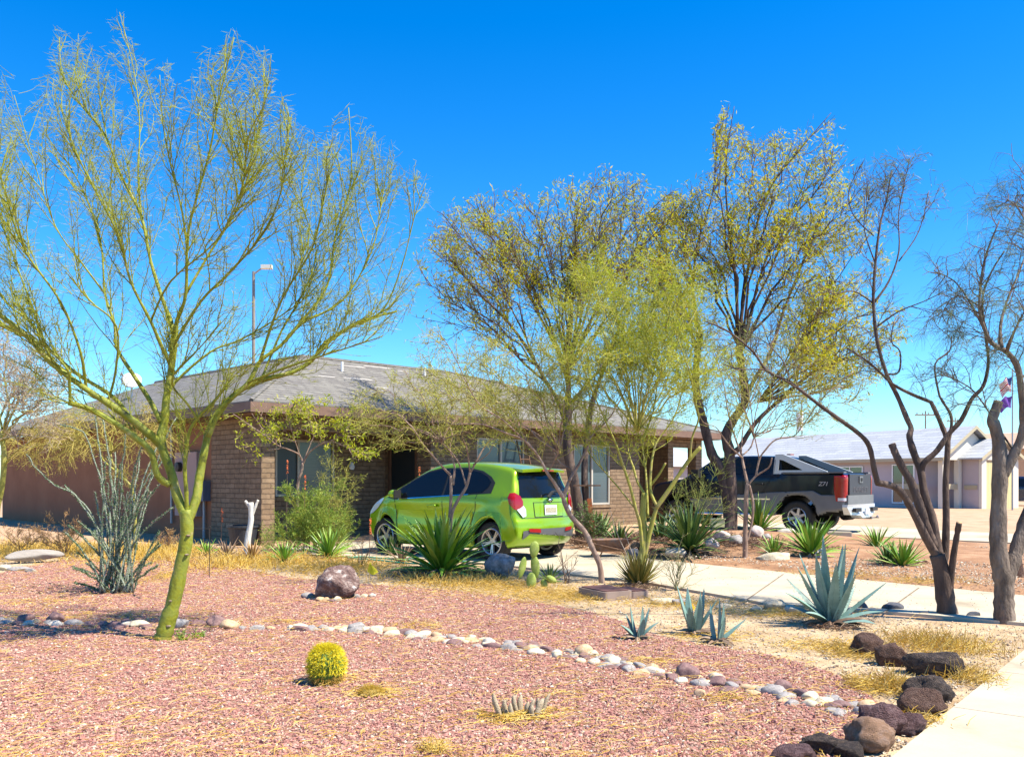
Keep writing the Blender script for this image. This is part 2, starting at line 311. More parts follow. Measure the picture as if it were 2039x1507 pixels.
for a in [(40, 1096, 160, 8, 1800, .06, .26, .8, .003), (200, 1096, 120, 7, 1500, .06, .24, .8, .003), (330, 1098, 80, 6, 800, .06, .22, .8, .003), (60, 1108, 150, 14, 900, .05, .22, .7, .003), (300, 1110, 120, 14, 1500, .05, .2, .8, .003), (330, 1150, 30, 14, 300, .04, .16, .5), (500, 1122, 150, 16, 2200, .05, .2, .7, .003), (680, 1132, 130, 16, 1600, .05, .18, .6, .0025),
          (900, 1158, 120, 18, 1500, .04, .16, .6, .0022), (1000, 1170, 90, 14, 900, .04, .13, .4), (1120, 1190, 110, 16, 1300, .04, .14, .35), (1060, 1180, 200, 16, 900, .03, .12, .3), (830, 1250, 60, 8, 120, .04, .1, .2),
          (740, 1385, 60, 14, 120, .05, .12, .1), (1025, 1432, 90, 14, 260, .05, .14, .1), (680, 1352, 60, 14, 80, .05, .12, .1), (1420, 1270, 90, 14, 260, .04, .13, .15), (1350, 1205, 120, 12, 700, .03, .12, .4),
          (1700, 1305, 70, 16, 500, .04, .13, .35), (1650, 1290, 120, 14, 450, .04, .12, .3), (1870, 1290, 100, 22, 1300, .05, .15, .8), (1915, 1350, 50, 20, 600, .05, .14, .6), (1780, 1375, 40, 18, 420, .05, .15, .7), (1730, 1370, 50, 18, 320, .05, .14, .3),
          (1830, 1440, 40, 14, 240, .04, .1, .4), (1560, 1225, 160, 12, 700, .03, .12, .3), (1690, 1150, 110, 8, 500, .04, .1, .5), (1850, 1165, 120, 8, 500, .04, .1, .5), (560, 1240, 200, 10, 160, .04, .1, .1), (200, 1230, 200, 14, 200, .04, .1, .1), (860, 1500, 30, 10, 120, .04, .09, .6),
          (100, 1200, 90, 10, 120, .04, .12, .15), (1100, 1385, 80, 12, 60, .05, .1, .1), (1450, 1395, 60, 12, 80, .05, .1, .15), (1300, 1320, 70, 10, 90, .05, .1, .1)]:
    patch_px(mb, *a)
tag(mb.build('dry_grass', M['straw']), 'golden dry grass and straw lying in patches over the yard', 'dry grass', kind='stuff')
mb = MB(); r = np.random.RandomState(9)
for a in [(1250, 1092, 130, 10, 2200, .05, .16, .35, .004), (1400, 1092, 120, 14, 2600, .05, .16, .4, .004), (1340, 1108, 90, 8, 1200, .04, .14, .3, .003), (1470, 1104, 90, 12, 1200, .04, .14, .3, .003), (1190, 1088, 70, 8, 1200, .05, .16, .4, .004),
          (880, 1144, 80, 10, 900, .05, .16, .4, .003), (1271, 1172, 40, 6, 260, .04, .12, .3, .002), (1600, 1108, 70, 8, 500, .04, .12, .3, .003), (1790, 1134, 50, 6, 300, .04, .1, .3, .003), (1655, 1250, 50, 8, 260, .04, .12, .3, .002), (480, 1110, 90, 6, 500, .05, .14, .4, .003)]:
    patch_px(mb, *a)
tag(mb.build('leaf_litter', mat('brown_litter', [(.07, .035, .02), (.16, .085, .045), (.28, .17, .10), (.42, .30, .20)], rough=.9, island=True)), 'brown dead leaf and twig litter under the trees and yuccas', 'leaf litter', kind='stuff')
stones('driveway_grit', 'tiny pale grit blown over the driveway concrete', DRV, 1500, .003, .009, M['tanstone'], 15, .031)
def joint(parent, a, b, z, w=.009):
    a, b = Vector(a), Vector(b); n = (b - a).normalized(); n = Vector((-n.y, n.x)) * w; mb = MB(); mb.add([(*(a + n), z), (*(a - n), z), (*(b - n), z), (*(b + n), z)], [(0, 1, 2, 3)]); mb.build('control_joint', JNT, parent)
JNT = mat('joint_dirt', [(.16, .12, .08), (.24, .18, .12)], 9, 1)
dw = bpy.data.objects['driveway']
for (a, b) in (((1150, 1097), (1100, 1140)), ((1330, 1121), (1262, 1160)), ((1560, 1143), (1480, 1199)), ((1830, 1170), (1760, 1220)), ((960, 1087), (900, 1118))): joint(dw, GP(*a, .03).xy, GP(*b, .03).xy, .0335)
# ------------------------------------------------------------------ the brick house
R2 = math.sqrt(.5); HC0 = Vector((-5.06, 17.5, 0))
def H2W(a, b, z=0): return Vector((HC0.x + (a - b) * R2, HC0.y + (a + b) * R2, z))
H = empty('brick_house', HC0, PI / 4, label='low brown slump block house with a grey shingle hip roof and deep eaves', cat='house')
def wallx(mb, x0, x1, y0, y1, z0, z1, ops=()):            # wall running along x with openings (xa, xb, za, zb)
    x = x0
    for (xa, xb, za, zb) in sorted(ops):
        mb.box(x, xa, y0, y1, z0, z1)
        if za > z0: mb.box(xa, xb, y0, y1, z0, za)
        if zb < z1: mb.box(xa, xb, y0, y1, zb, z1)
        x = xb
    mb.box(x, x1, y0, y1, z0, z1)
def window(parent, xa, xb, za, zb, y, glassm, split=True, axis=0, name='window', blind=False, leftdark=False):
    """window in a wall facing -y (axis 0)"""
    mb = MB(); t = .05
    for (a, b, c, d2) in ((xa, xa + t, za, zb), (xb - t, xb, za, zb), (xa + t, xb - t, za, za + t), (xa + t, xb - t, zb - t, zb)): mb.box(a, b, y - .015, y + .06, c, d2)
    mid = xa + (xb - xa) * .38 if leftdark else (xa + xb) / 2
    if split: mb.box(mid - .03, mid + .03, y - .022, y + .055, za + t, zb - t)
    w = mb.build(name, M['frame'], parent)
    mb = MB(); mb.box(xa + t, mid - .03 if split else xb - t, y + .02, y + .03, za + t, zb - t); mb.build('pane', M['darkscreen'] if leftdark else glassm, w)
    if split: mb = MB(); mb.box(mid + .03, xb - t, y + .03, y + .04, za + t, zb - t); mb.build('pane', glassm, w)
    mb = MB(); mb.box(xa - .05, xb + .05, y - .06, y - .005, za - .09, za - .004); mb.build('sill', M['block'], w)
    return w
ZT = 2.62
mb = MB(); wallx(mb, 5.02, 13.2, .60, .78, 0, ZT, [(6.52, 8.23, 1.2, 2.38), (10.2, 11.8, .62, 2.32)])
mb.box(.62, .78, .993, 2.88, 0, ZT); wallx(mb, .78, 5.02, 2.4, 2.55, 0, ZT, [(1.93, 3.52, .94, 2.25)])
mb.box(5.02, 5.18, .78, 1.15, 0, ZT); mb.box(5.02, 5.18, 2.2, 2.4, 0, ZT); mb.box(5.02, 5.18, 1.15, 2.2, 2.12, ZT)
mb.box(13.05, 13.2, .78, 1.6, 0, ZT); wallx(mb, 13.2, 14.75, 1.6, 1.75, 0, ZT, [(13.55, 14.3, .9, 2.25)]); mb.box(14.75, 14.9, .60, 5.6, 0, ZT)
mb.box(.8, 5.02, .62, .76, 2.36, ZT); mb.box(13.2, 16.3, .62, .76, 2.36, ZT)
mb.build('block_wall', M['block'], H)
for (x0, x1, y0, y1) in ((.5, .8, .5, .99), (16.2, 16.55, .58, .9), (14.62, 14.9, .55, .598)):
    mb = MB(); mb.box(x0, x1, y0, y1, 0, ZT - .005); mb.build('pillar', M['block'], H)
mb = MB(); mb.box(.64, .79, 2.883, 18, 0, ZT); mb.box(.79, 5.5, 17.8, 18, 0, ZT); mb.box(.79, 15, 5.3, 5.45, 0, ZT - .01); mb.build('stucco_wall', M['stucco'], H)
window(H, 1.93, 3.52, .94, 2.25, 2.42, M['blind'], leftdark=True)
window(H, 6.52, 8.23, 1.2, 2.38, .63, M['blind'])
window(H, 10.2, 11.8, .62, 2.32, .63, M['blind'])
window(H, 13.55, 14.3, .9, 2.25, 1.62, M['blind'], split=False)
mb = MB(); mb.box(5.05, 5.10, 1.19, 2.16, .03, 2.08); dr = mb.build('door', M['door'], H)
mb = MB(); mb.lathe([(.001, -.03), (.03, -.03), (.035, -.01), (.02, 0), (.012, .03)], 12, Matrix.Translation((5.02, 1.28, 1.0)) @ Matrix.Rotation(-PI / 2, 4, 'Y')); mb.build('handle', M['metalgrey'], dr)
mb = MB()
for (y0, y1, z0, z1) in ((1.1, 1.18, 0, 2.16), (2.17, 2.25, 0, 2.16), (1.18, 2.17, 2.085, 2.16)): mb.box(5.0, 5.12, y0, y1, z0, z1)
mb.build('door_frame', M['wood'], H)
# roof
C0, E0, F0, I0, G0, D0 = (0, 0), (16.9, 0), (16.9, 5.94), (5.94, 5.94), (5.94, 18), (0, 18)
p1, p2, p3 = (2.97, 2.97), (7.7, 2.97), (2.97, 11.2); zE, zR = 2.83, 4.26
vs = [(*q, zE) for q in (C0, E0, F0, I0, G0, D0)] + [(*q, zR) for q in (p1, p2, p3)]
mb = MB(); mb.add(vs, [(0, 1, 7, 6), (1, 2, 7), (2, 3, 6, 7), (5, 0, 6, 8), (3, 4, 8, 6), (4, 5, 8)])
ro = mb.build('roof', M['shingle'], H); md = ro.modifiers.new('s', 'SOLIDIFY'); md.thickness = .03; md.offset = 1
mb = MB()                                               # ridge caps
for a, b in ((vs[6], vs[7]), (vs[6], vs[8]), (vs[0], vs[6]), (vs[1], vs[7])):
    a, b = Vector(a), Vector(b); mb.tube([a + Vector((0, 0, .03)), b + Vector((0, 0, .03))], .05, 5)
mb.build('ridge_cap', M['shingle'], ro)
mb = MB(); mb.box(.0, 16.9, -.03, 0, 2.64, 2.835); mb.box(-.03, 0, -.03, 18, 2.64, 2.835); mb.box(16.9, 16.93, -.03, 5.94, 2.64, 2.835); mb.box(5.94, 16.9, 5.94, 5.97, 2.64, 2.835); mb.build('fascia', M['fascia'], H)
mb = MB(); mb.add([(0, 0, 2.625), (16.9, 0, 2.625), (16.9, 5.94, 2.625), (5.94, 5.94, 2.625), (5.94, 18, 2.625), (0, 18, 2.625)], [(0, 1, 2, 3), (0, 3, 4, 5)]); mb.build('soffit', M['soffit'], H)
def onroof(x, y): return zE + (zR - zE) / 2.97 * min(x, y, 2.97)
for (x, y) in ((3.6, 2.2), (9.0, 1.9), (6.4, 2.5)):
    mb = MB(); mb.lathe([(.03, 0), (.03, .28)], 10, Matrix.Translation((x, y, onroof(x, y) - .02))); mb.build('vent_pipe', M['white'], ro)
# pale torn shingle patches
for (x, y, w) in ((3.9, 2.6, .7), (4.6, 2.75, .9), (2.6, 1.7, .5), (5.6, 2.65, .4), (3.3, 1.75, .9), (3.9, 1.3, .4), (8.2, 1.2, .3)):
    k = (zR - zE) / 2.97; h = .05; z = zE + k * y + .036; mb = MB()
    mb.add([(x, y, z), (x + w, y, z), (x + w * .94, y + h, z + k * h), (x + w * .1, y + h * .8, z + k * h * .8)], [(0, 1, 2, 3)]); mb.build('pale_shingle', M['frame'], ro)
mb = MB(); mb.box(.20, .62, 3.4, 4.5, .46, 1.9); mb.build('utility_cupboard', M['stucco'], H) if False else None
mb = MB(); mb.box(.50, .637, 3.35, 4.45, .5, 1.95); cup = mb.build('utility_cupboard', mat('cupboard_paint', [(.36, .25, .22)], rough=.8), H)
mb = MB(); mb.lathe([(.001, -.0), (.11, 0), (.11, .1), (.001, .12)], 16, Matrix.Translation((.5, 4.15, 1.62)) @ Matrix.Rotation(-PI / 2, 4, 'Y')); mb.build('meter', M['darkmetal'], cup)
mb = MB(); mb.box(.46, .637, 2.95, 3.33, .85, 1.3); mb.build('junction_box', mat('box_paint', [(.10, .12, .16)], rough=.6), H)
mb = MB(); mb.tube([(.58, 4.8, .3), (.58, 4.8, 1.2), (.58, 4.8, 2.55)], .03, 8); mb.build('conduit', M['metalgrey'], H); mb = MB(); mb.tube([(.58, 3.15, .84), (.58, 3.15, .02)], .03, 8); mb.build('conduit', M['metalgrey'], H)
mb = MB(); mb.lathe([(.001, .02), (.05, .02), (.07, .09), (.05, .16), (.03, .2)], 12, Matrix.Translation((3.95, 2.3, 1.55))); mb.build('wall_lamp', M['white'], H)
# dish on the left roof
q = PP(262, 792, 25.5); dish = empty('satellite_dish', q, label='white satellite dish standing on the left roof slope', cat='satellite dish')
mb = MB(); mb.lathe([(.001, 0), (.14, .02), (.27, .07), (.275, .075), (.14, .035), (.001, .015)], 24, Matrix.Translation((0, 0, .45)) @ Matrix.Rotation(1.0, 4, (.9, .3, 0))); mb.build('reflector', M['white'], dish, smooth=True)
mb = MB(); mb.tube([(0, 0, -.3), (0, 0, .42)], .03, 8); mb.tube([(0, 0, .35), (-.1, -.35, .62)], .012, 6); mb.build('mast', M['white'], dish)
mb = MB(); mb.tube([(-.1, -.35, .58), (-.12, -.4, .66)], .03, 8); mb.build('feed_horn', M['metalgrey'], dish)
# ------------------------------------------------------------------ far houses on the right
A2, B2 = Vector((R2, R2, 0)), Vector((-R2, R2, 0))
G = empty('stucco_house', (19.96, 42, 0), PI / 6, label='stucco house with shade-toned mauve walls, pale grey shingle roof and cream gables across the yard', cat='house')
mb = MB(); wallx_ops = [(1.6, 3.3, .95, 2.05)]
mb.box(0, .15, .9, 14, 0, 2.35); mb.box(.15, 4.4, 13.85, 14, 0, 2.35); mb.box(4.4, 4.55, .6, 14, 0, 2.35); mb.box(.15, 4.4, .9, 1.05, 0, 2.35); mb.box(1.5, 1.64, -.9, .9, 0, 2.33); mb.build('wall', M['mauve'], G)
def gable(mb, x0, x1, y0, y1, ze, zr):
    xm = (x0 + x1) / 2; mb.add([(x0, y0, ze), (x1, y0, ze), (xm, y0, zr), (x0, y1, ze), (x1, y1, ze), (xm, y1, zr)], [(0, 1, 2), (3, 5, 4), (0, 3, 4, 1)])
    return xm
def groof(mb, x0, x1, y0, y1, ze, zr):
    xm = (x0 + x1) / 2; t = .06
    for s in (0, 1):
        xe = x0 if s == 0 else x1
        vs = [(xe, y0, ze), (xm, y0, zr), (xm, y1, zr), (xe, y1, ze)]; vs += [(a, b, c - t) for a, b, c in vs]
        mb.add(vs, [(0, 1, 2, 3), (7, 6, 5, 4), (0, 4, 5, 1), (1, 5, 6, 2), (2, 6, 7, 3), (3, 7, 4, 0)])
mb = MB(); groof(mb, -.35, 4.75, -.35, 14.4, 2.38, 3.92); mb.build('roof', M['shingle2'], G)
mb = MB(); groof(mb, 1.2, 4.7, -1.25, 1.8, 2.36, 3.3); mb.build('roof', M['shingle2'], G)
mb = MB(); mb.add([(-.02, -.05, 2.28), (4.45, -.05, 2.28), (2.2, -.05, 3.74), (-.02, .1, 2.28), (4.45, .1, 2.28), (2.2, .1, 3.74)], [(0, 1, 2), (3, 5, 4), (0, 3, 4, 1), (0, 2, 5, 3), (1, 4, 5, 2)])
mb.box(1.5, 1.85, -1.06, -.91, 0, 2.3); mb.box(4.0, 4.4, -1.06, -.91, 0, 2.3); mb.add([(1.5, -1.07, 2.27), (4.4, -1.07, 2.27), (2.95, -1.07, 3.1), (1.5, -.91, 2.27), (4.4, -.91, 2.27), (2.95, -.91, 3.1)], [(0, 1, 2), (3, 5, 4), (0, 3, 4, 1), (0, 2, 5, 3), (1, 4, 5, 2)])
mb.build('gable_wall', M['cream'], G)
for x in (.0, 1.2):
    mb = MB(); mb.box(x, x + .24, -.1, .14, 0, 2.3); mb.build('porch_post', M['cream'], G)
for a in ((.245, 1.195, -.05, .03, .9, 1.15), (-.04, 0, .95, 2.6, .9, 1.15), (1.46, 1.498, -.85, -.2, .9, 1.1)): mb = MB(); mb.box(*a); mb.build('trim', M['olivetrim'], G)
mb = MB(); mb.box(-.38, -.35, -.35, 14.4, 2.22, 2.38); mb.build('fascia', M['olivetrim'], G)
for sgn, (x0, xm, x1, y, ze, zr) in enumerate(((-.35, 2.2, 4.75, -.38, 2.38, 3.92), (1.2, 2.95, 4.7, -1.28, 2.36, 3.3))):
    mb = MB(); t = .16
    for xa in (x0, x1):
        mb.add([(xa, y, ze), (xm, y, zr), (xm, y, zr - t), (xa, y, ze - t), (xa, y + .03, ze), (xm, y + .03, zr), (xm, y + .03, zr - t), (xa, y + .03, ze - t)], [(0, 1, 2, 3), (4, 7, 6, 5), (0, 4, 5, 1), (3, 2, 6, 7), (0, 3, 7, 4), (1, 5, 6, 2)])
    mb.build('gable_fascia', M['olivetrim'], G)
mb = MB(); mb.box(1.86, 3.99, -1.0, -.92, 0, 2.2); mb.build('garage_door', M['garage'], G)
for (y0, y1, z0, z1, nm) in ((4.3, 5.9, 1.0, 2.05, 'window'), (1.35, 2.6, .2, 2.1, 'window')):
    mb = MB()
    for (a, b, c, e) in ((y0, y0 + .06, z0, z1), (y1 - .06, y1, z0, z1), (y0 + .06, y1 - .06, z0, z0 + .06), (y0 + .06, y1 - .06, z1 - .06, z1), ((y0 + y1) / 2 - .03, (y0 + y1) / 2 + .03, z0 + .06, z1 - .06)): mb.box(-.05, -.003, a, b, c, e)
    w = mb.build(nm, M['white'], G); mb = MB(); mb.box(-.02, -.004, y0 + .06, y1 - .06, z0 + .06, z1 - .06); mb.build('pane', M['glass'], w)
for y in (3.0, 9.0):
    mb = MB(); mb.lathe([(.05, 0), (.05, .4)], 8, Matrix.Translation((2.0, y, 3.4))); mb.build('vent_pipe', M['white'], G)
G2 = empty('stucco_house', (33.2, 57, 0), PI / 4, label='peach stucco house beyond the cream gables at the right edge', cat='house')
mb = MB(); mb.box(0, 9, 0, 9, 0, 3.4); mb.box(1.2, 9.2, -.6, 0, 0, 2.2); mb.build('wall', M['peach'], G2)
mb = MB(); groof(mb, -.4, 9.5, -.5, 9.5, 3.35, 4.6); mb.build('roof', mat('clay_roof', [(.42, .26, .17), (.5, .33, .22)], 3), G2)
for x in (1.6, 5.2):
    mb = MB(); mb.box(x, x + 2.4, -.64, -.6, .05, 2.0); mb.build('garage_door', M['white'], G2)
G3 = empty('stucco_house', (9.5, 62, 0), PI / 4, label='low shade-toned mauve house far off seen through the carport opening', cat='house')
mb = MB(); mb.box(0, 9, 0, 7, 0, 2.35); mb.build('wall', M['mauve'], G3)
mb = MB(); v8 = [(-.5, -.5, 2.3), (9.5, -.5, 2.3), (9.5, 7.5, 2.3), (-.5, 7.5, 2.3), (3.4, 3.5, 4.2), (5.6, 3.5, 4.2)]; mb.add(v8, [(0, 1, 5, 4), (1, 2, 5), (2, 3, 4, 5), (3, 0, 4)]); mb.build('roof', M['shingle2'], G3)
# poles, flags
def pole(name, px, ytop, Y, rad, label, cat, arm=None, ybot=None):
    t = PP(px, ytop, Y); e = empty(name, (t.x, t.y, 0), label=label, cat=cat); mb = MB(); mb.tube([(0, 0, 0), (0, 0, t.z)], [rad, rad * .7], 10); mb.build('pole', M['polewood'] if rad > .06 else M['metalgrey'], e)
    return e, t.z
for (px, yt, Y, lb) in ((1843, 818, 95, 'thin distant utility pole with one crossarm above the far stucco house ridge'), (1902, 832, 120, 'farther utility pole with crossarm just above the cream gable'), (505, 541, 34, 'tall thin lamp pole seen through the green tree behind the roof')):
    e, z = pole('utility_pole', px, yt, Y, .10 if Y > 50 else .075, lb, 'utility pole')
    if Y > 50:
        mb = MB(); mb.box(-1.1, 1.1, -.07, .07, z - .5, z - .36)
        for k in (-.9, -.3, .3, .9): mb.box(k - .04, k + .04, -.05, .05, z - .36, z - .2)
        mb.build('crossarm', M['polewood'], e)
    if Y < 50:
        mb = MB(); mb.tube([(0, 0, z - .1), (.35, -.1, z + .12), (.7, -.2, z + .15)], .035, 6); mb.build('lamp_arm', M['metalgrey'], e)
        mb = MB(); mb.box(.35, .75, -.3, -.1, z + .05, z + .2); mb.build('lamp_head', mat('lamp_case', [(.6, .58, .52)], rough=.5), e)
e, z = pole('lattice_mast', 1597, 792, 60, .05, 'thin pale mast with a white drum behind the truck', 'mast')
mb = MB(); mb.lathe([(.2, 0), (.22, .05), (.22, 1.2), (.2, 1.25)], 12, Matrix.Translation((-.15, 0, z - 2.2))); mb.build('drum', M['white'], e)
fp, z = pole('flagpole', 2016, 735, 40, .04, 'slim flagpole flying two flags above the garage gable', 'flagpole')
def flag(name, P, w, h, kind, label, cat):
    N, K = 14, 14; mb = MB()
    for i in range(N + 1):
        for j in range(K + 1):
            u, v = i / N, j / K; dr = u * u * .55
            mb.v.append((P.x - u * w * (1 - .25 * v), P.y + .08 * math.sin(u * 7 + v * 2), P.z - v * h - dr * h * .9 - .05 * math.sin(u * 9)))
    for i in range(N):
        for j in range(K):
            u, v = (i + .5) / N, (j + .5) / K; a = i * (K + 1) + j
            m_ = 0 if kind else (2 if (u < .45 and v < .52) else (0 if int(v * 13) % 2 == 0 else 1))
            mb.f.append((a, a + K + 1, a + K + 2, a + 1)); mb.m.append(m_)
    mats = [mat('purple_cloth', [(.16, .06, .34)], rough=.8, transl=.3)] if kind else [mat('red_cloth', [(.55, .05, .05)], rough=.8, transl=.3), mat('white_cloth', [(.8, .8, .8)], rough=.8, transl=.3), mat('blue_cloth', [(.05, .08, .3)], rough=.8, transl=.3)]
    return tag(mb.build(name, mats, smooth=True), label, cat)
flag('national_flag', PP(2015, 750, 40), .55, .62, 0, 'small red, white and blue striped flag at the top of the flagpole', 'flag')
flag('purple_flag', PP(2015, 788, 40), .62, .5, 1, 'plain purple flag flying below the striped flag', 'flag')
# ------------------------------------------------------------------ vehicles
def arc(cx, cz, r, a0, a1, n): return [(cx + r * math.cos(math.radians(a0 + (a1 - a0) * i / (n - 1))), cz + r * math.sin(math.radians(a0 + (a1 - a0) * i / (n - 1)))) for i in range(n)]
def catmull(P, step):
    out = []
    for i in range(len(P) - 1):
        p0 = Vector(P[max(i - 1, 0)]); p1_ = Vector(P[i]); p2_ = Vector(P[i + 1]); p3_ = Vector(P[min(i + 2, len(P) - 1)]); n = max(1, round((p2_ - p1_).length / step))
        for k in range(n):
            t = k / n; out.append(tuple(.5 * ((2 * p1_) + (p2_ - p0) * t + (2 * p0 - 5 * p1_ + 4 * p2_ - p3_) * t * t + (3 * p1_ - p0 - 3 * p2_ + p3_) * t ** 3)))
    out.append(tuple(P[-1])); return out
def body_mesh(outl, wf, zc, xlim, warp, fil=.06, nu=18, dark=None):
    """closed side outline swept across the car: full outline, filleted edge, side skin shrinking to the mid line"""
    N = len(outl); mb = MB(); rings = []
    def cen(o): return (min(max(o[0], xlim[0]), xlim[1]), zc)
    def ring(f, yk, ins):
        pts = []
        for o in outl:
            c = cen(o); dx, dz = c[0] - o[0], c[1] - o[1]; L = math.hypot(dx, dz) + 1e-6; k = max(f, min(1, ins / L)) if f is not None else min(1, ins / L)
            x, z = o[0] + dx * k, o[1] + dz * k; y = wf(x, z) - fil * (1 - yk) if yk is not None else 0
            pts.append((x, y, z))
        return pts
    half = []
    for i in range(nu + 1):
        s = i / nu; pts = []
        for o in outl: y = s * (wf(*o) - fil); pts.append(warp(o[0], y, o[1], s))
        half.append(pts)
    for k in range(1, 6):
        a = k / 5 * PI / 2; p = ring(0, math.sin(a), fil * (1 - math.cos(a))); half.append([warp(x, y, z, 1) for x, y, z in p])
    for k in range(1, 9):
        p = ring(k / 8 * .999, 1, fil); half.append([warp(x, y, z, 1) for x, y, z in p])
    R = [[(x, -y, z) for x, y, z in h] for h in reversed(half[1:])] + half
    for h in R: mb.v += h
    K = len(R)
    for i in range(K - 1):
        for j in range(N):
            a = i * N + j; b = i * N + (j + 1) % N; mb.f.append((a, b, b + N, a + N)); m_ = 0
            if dark and 12 < i < K - 14 and dark(outl[j], outl[(j + 1) % N]): m_ = 1
            mb.m.append(m_)
    return mb
def bvh_of(mb):
    return BVHTree.FromPolygons([Vector(v) for v in mb.v], mb.f)
def patch(bvh, poly, O, U, V, D, off, mat_, name, parent, maxl=.05, thick=0.0, smooth=True):
    """polygon (u, v) on the plane O+uU+vV, thrown along D onto the body and lifted off by off"""
    bm = bmesh.new(); vs = [bm.verts.new((u, v, 0)) for u, v in poly]; f = bm.faces.new(vs); bmesh.ops.triangulate(bm, faces=[f])
    for _ in range(7):
        ed = [e for e in bm.edges if e.calc_length() > maxl]
        if not ed: break
        bmesh.ops.subdivide_edges(bm, edges=ed, cuts=1); bmesh.ops.triangulate(bm, faces=[f for f in bm.faces if len(f.verts) > 3])
    O, U, V, D = Vector(O), Vector(U).normalized(), Vector(V).normalized(), Vector(D).normalized(); dead = []
    for v in bm.verts:
        p = O + U * v.co.x + V * v.co.y; h = bvh.ray_cast(p - D * 3, D)
        if h[0] is None: dead.append(v); continue
        n = h[1] if h[1].dot(D) < 0 else -h[1]; v.co = h[0] - D * off * .5 + n * off * .5
    if dead: bmesh.ops.delete(bm, geom=dead, context='VERTS')
    bmesh.ops.recalc_face_normals(bm, faces=bm.faces)
    if bm.faces:
        c = sum((f.normal.dot(D) for f in bm.faces), 0)
        if c > 0: bmesh.ops.reverse_faces(bm, faces=bm.faces)
    me = bpy.data.meshes.new(name); bm.to_mesh(me); bm.free(); me.materials.append(mat_)
    if smooth: me.polygons.foreach_set('use_smooth', np.ones(len(me.polygons), bool))
    o = link(name, me, parent)
    if thick: md = o.modifiers.new('s', 'SOLIDIFY'); md.thickness = thick; md.offset = 1
    return o
def textobj(s, size, M4, m, name, parent, ext=.003, italic=0):
    cu = bpy.data.curves.new(name, 'FONT'); cu.body = s; cu.size = size; cu.extrude = ext; cu.align_x = 'CENTER'; cu.shear = italic; cu.offset = size * .012
    t = bpy.data.objects.new(name, cu); COL.objects.link(t); bpy.context.view_layer.update(); dg = bpy.context.evaluated_depsgraph_get()
    me = bpy.data.meshes.new_from_object(t.evaluated_get(dg)); bpy.data.objects.remove(t); me.transform(M4); me.materials.clear(); me.materials.append(m)
    return link(name, me, parent)
def rot_axes(x, y, z, loc): return Matrix(((x[0], y[0], z[0], loc[0]), (x[1], y[1], z[1], loc[1]), (x[2], y[2], z[2], loc[2]), (0, 0, 0, 1)))
RUB = mat('tyre_rubber', [(.018, .018, .018), (.03, .028, .026)], 30, .8, .2)
ALLOY = mat('alloy_wheel', [(.50, .50, .52)], rough=.3, metal=.75)
BLK = mat('black_plastic', [(.02, .02, .02)], rough=.55)
UNDER = mat('underbody', [(.012, .012, .012)], rough=.9)
CHROME = mat('chrome', [(.75, .75, .76)], rough=.12, metal=1)
REDL = mat('red_lamp', [(.30, .001, .006)], rough=.2, coat=.5, spec=.5)
CLRL = mat('clear_lamp', [(.62, .66, .72)], rough=.1, coat=1)
AUTOG = mat('car_glass', [(.006, .008, .010)], rough=.06, spec=.35)
def wheel(car, x, y, r, w, spokes, side, rim=.66, double=False):
    Mx = Matrix.Translation((x, y, r)) @ Matrix.Rotation(-side * PI / 2, 4, 'X')     # local +z = outward
    e = bpy.data.objects.new('wheel', None); COL.objects.link(e); e.parent = car; h = w / 2; ri = r * rim; mb = MB()
    mb.lathe([(ri, -h), (r * .93, -h), (r * .985, -h * .8), (r, -h * .5), (r, h * .5), (r * .985, h * .8), (r * .93, h), (r * .8, h * 1.05), (ri, h * .92)], 48, Mx, closed=True)
    for k in range(48):                                   # tread lugs
        a = 2 * PI * k / 48
        q = Mx @ Matrix.Rotation(a, 4, 'Z'); n = len(mb.v); mb.box(r * .985, r * 1.012, -.012, .014, -h * .85, h * .85); mb.v[n:] = [tuple(q @ Vector(v)) for v in mb.v[n:]]
    mb.build('tyre', RUB, e, smooth=False)
    mb = MB(); mb.lathe([(ri + .004, h * .9), (ri - .008, h * 1.0), (ri - .022, h * .9), (ri - .03, h * .2), (ri - .03, -h * .9), (ri + .002, -h * .9)], 40, Mx, closed=True)
    mb.lathe([(.001, h * .62), (ri * .26, h * .62), (ri * .3, h * .45), (ri * .3, h * .2), (.001, h * .1)], 24, Mx)
    for k in range(spokes):
        for o2 in ((-.1, .1) if double else (0,)):
            a = 2 * PI * k / spokes + o2 * 1.1 + .3; q = Mx @ Matrix.Rotation(a, 4, 'Z'); n = len(mb.v); wi, wo_ = (.018, .013) if double else (.05 * r / .38, .036 * r / .38)
            mb.add([(ri * .2, -wi, h * .35), (ri * .2, wi, h * .35), (ri * .2, wi * .7, h * .66), (ri * .2, -wi * .7, h * .66), (ri * .97, -wo_, h * .3), (ri * .97, wo_, h * .3), (ri * .97, wo_ * .7, h * .84), (ri * .97, -wo_ * .7, h * .84)], [(0, 1, 2, 3), (7, 6, 5, 4), (0, 4, 5, 1), (1, 5, 6, 2), (2, 6, 7, 3), (3, 7, 4, 0)])
            mb.v[n:] = [tuple(q @ Vector(v)) for v in mb.v[n:]]
    mb.build('rim', ALLOY, e)
    mb = MB(); mb.lathe([(.001, -h * .5), (ri - .032, -h * .5), (ri - .032, h * .05), (.001, h * .05)], 32, Mx); mb.build('brake_disc', UNDER, e)
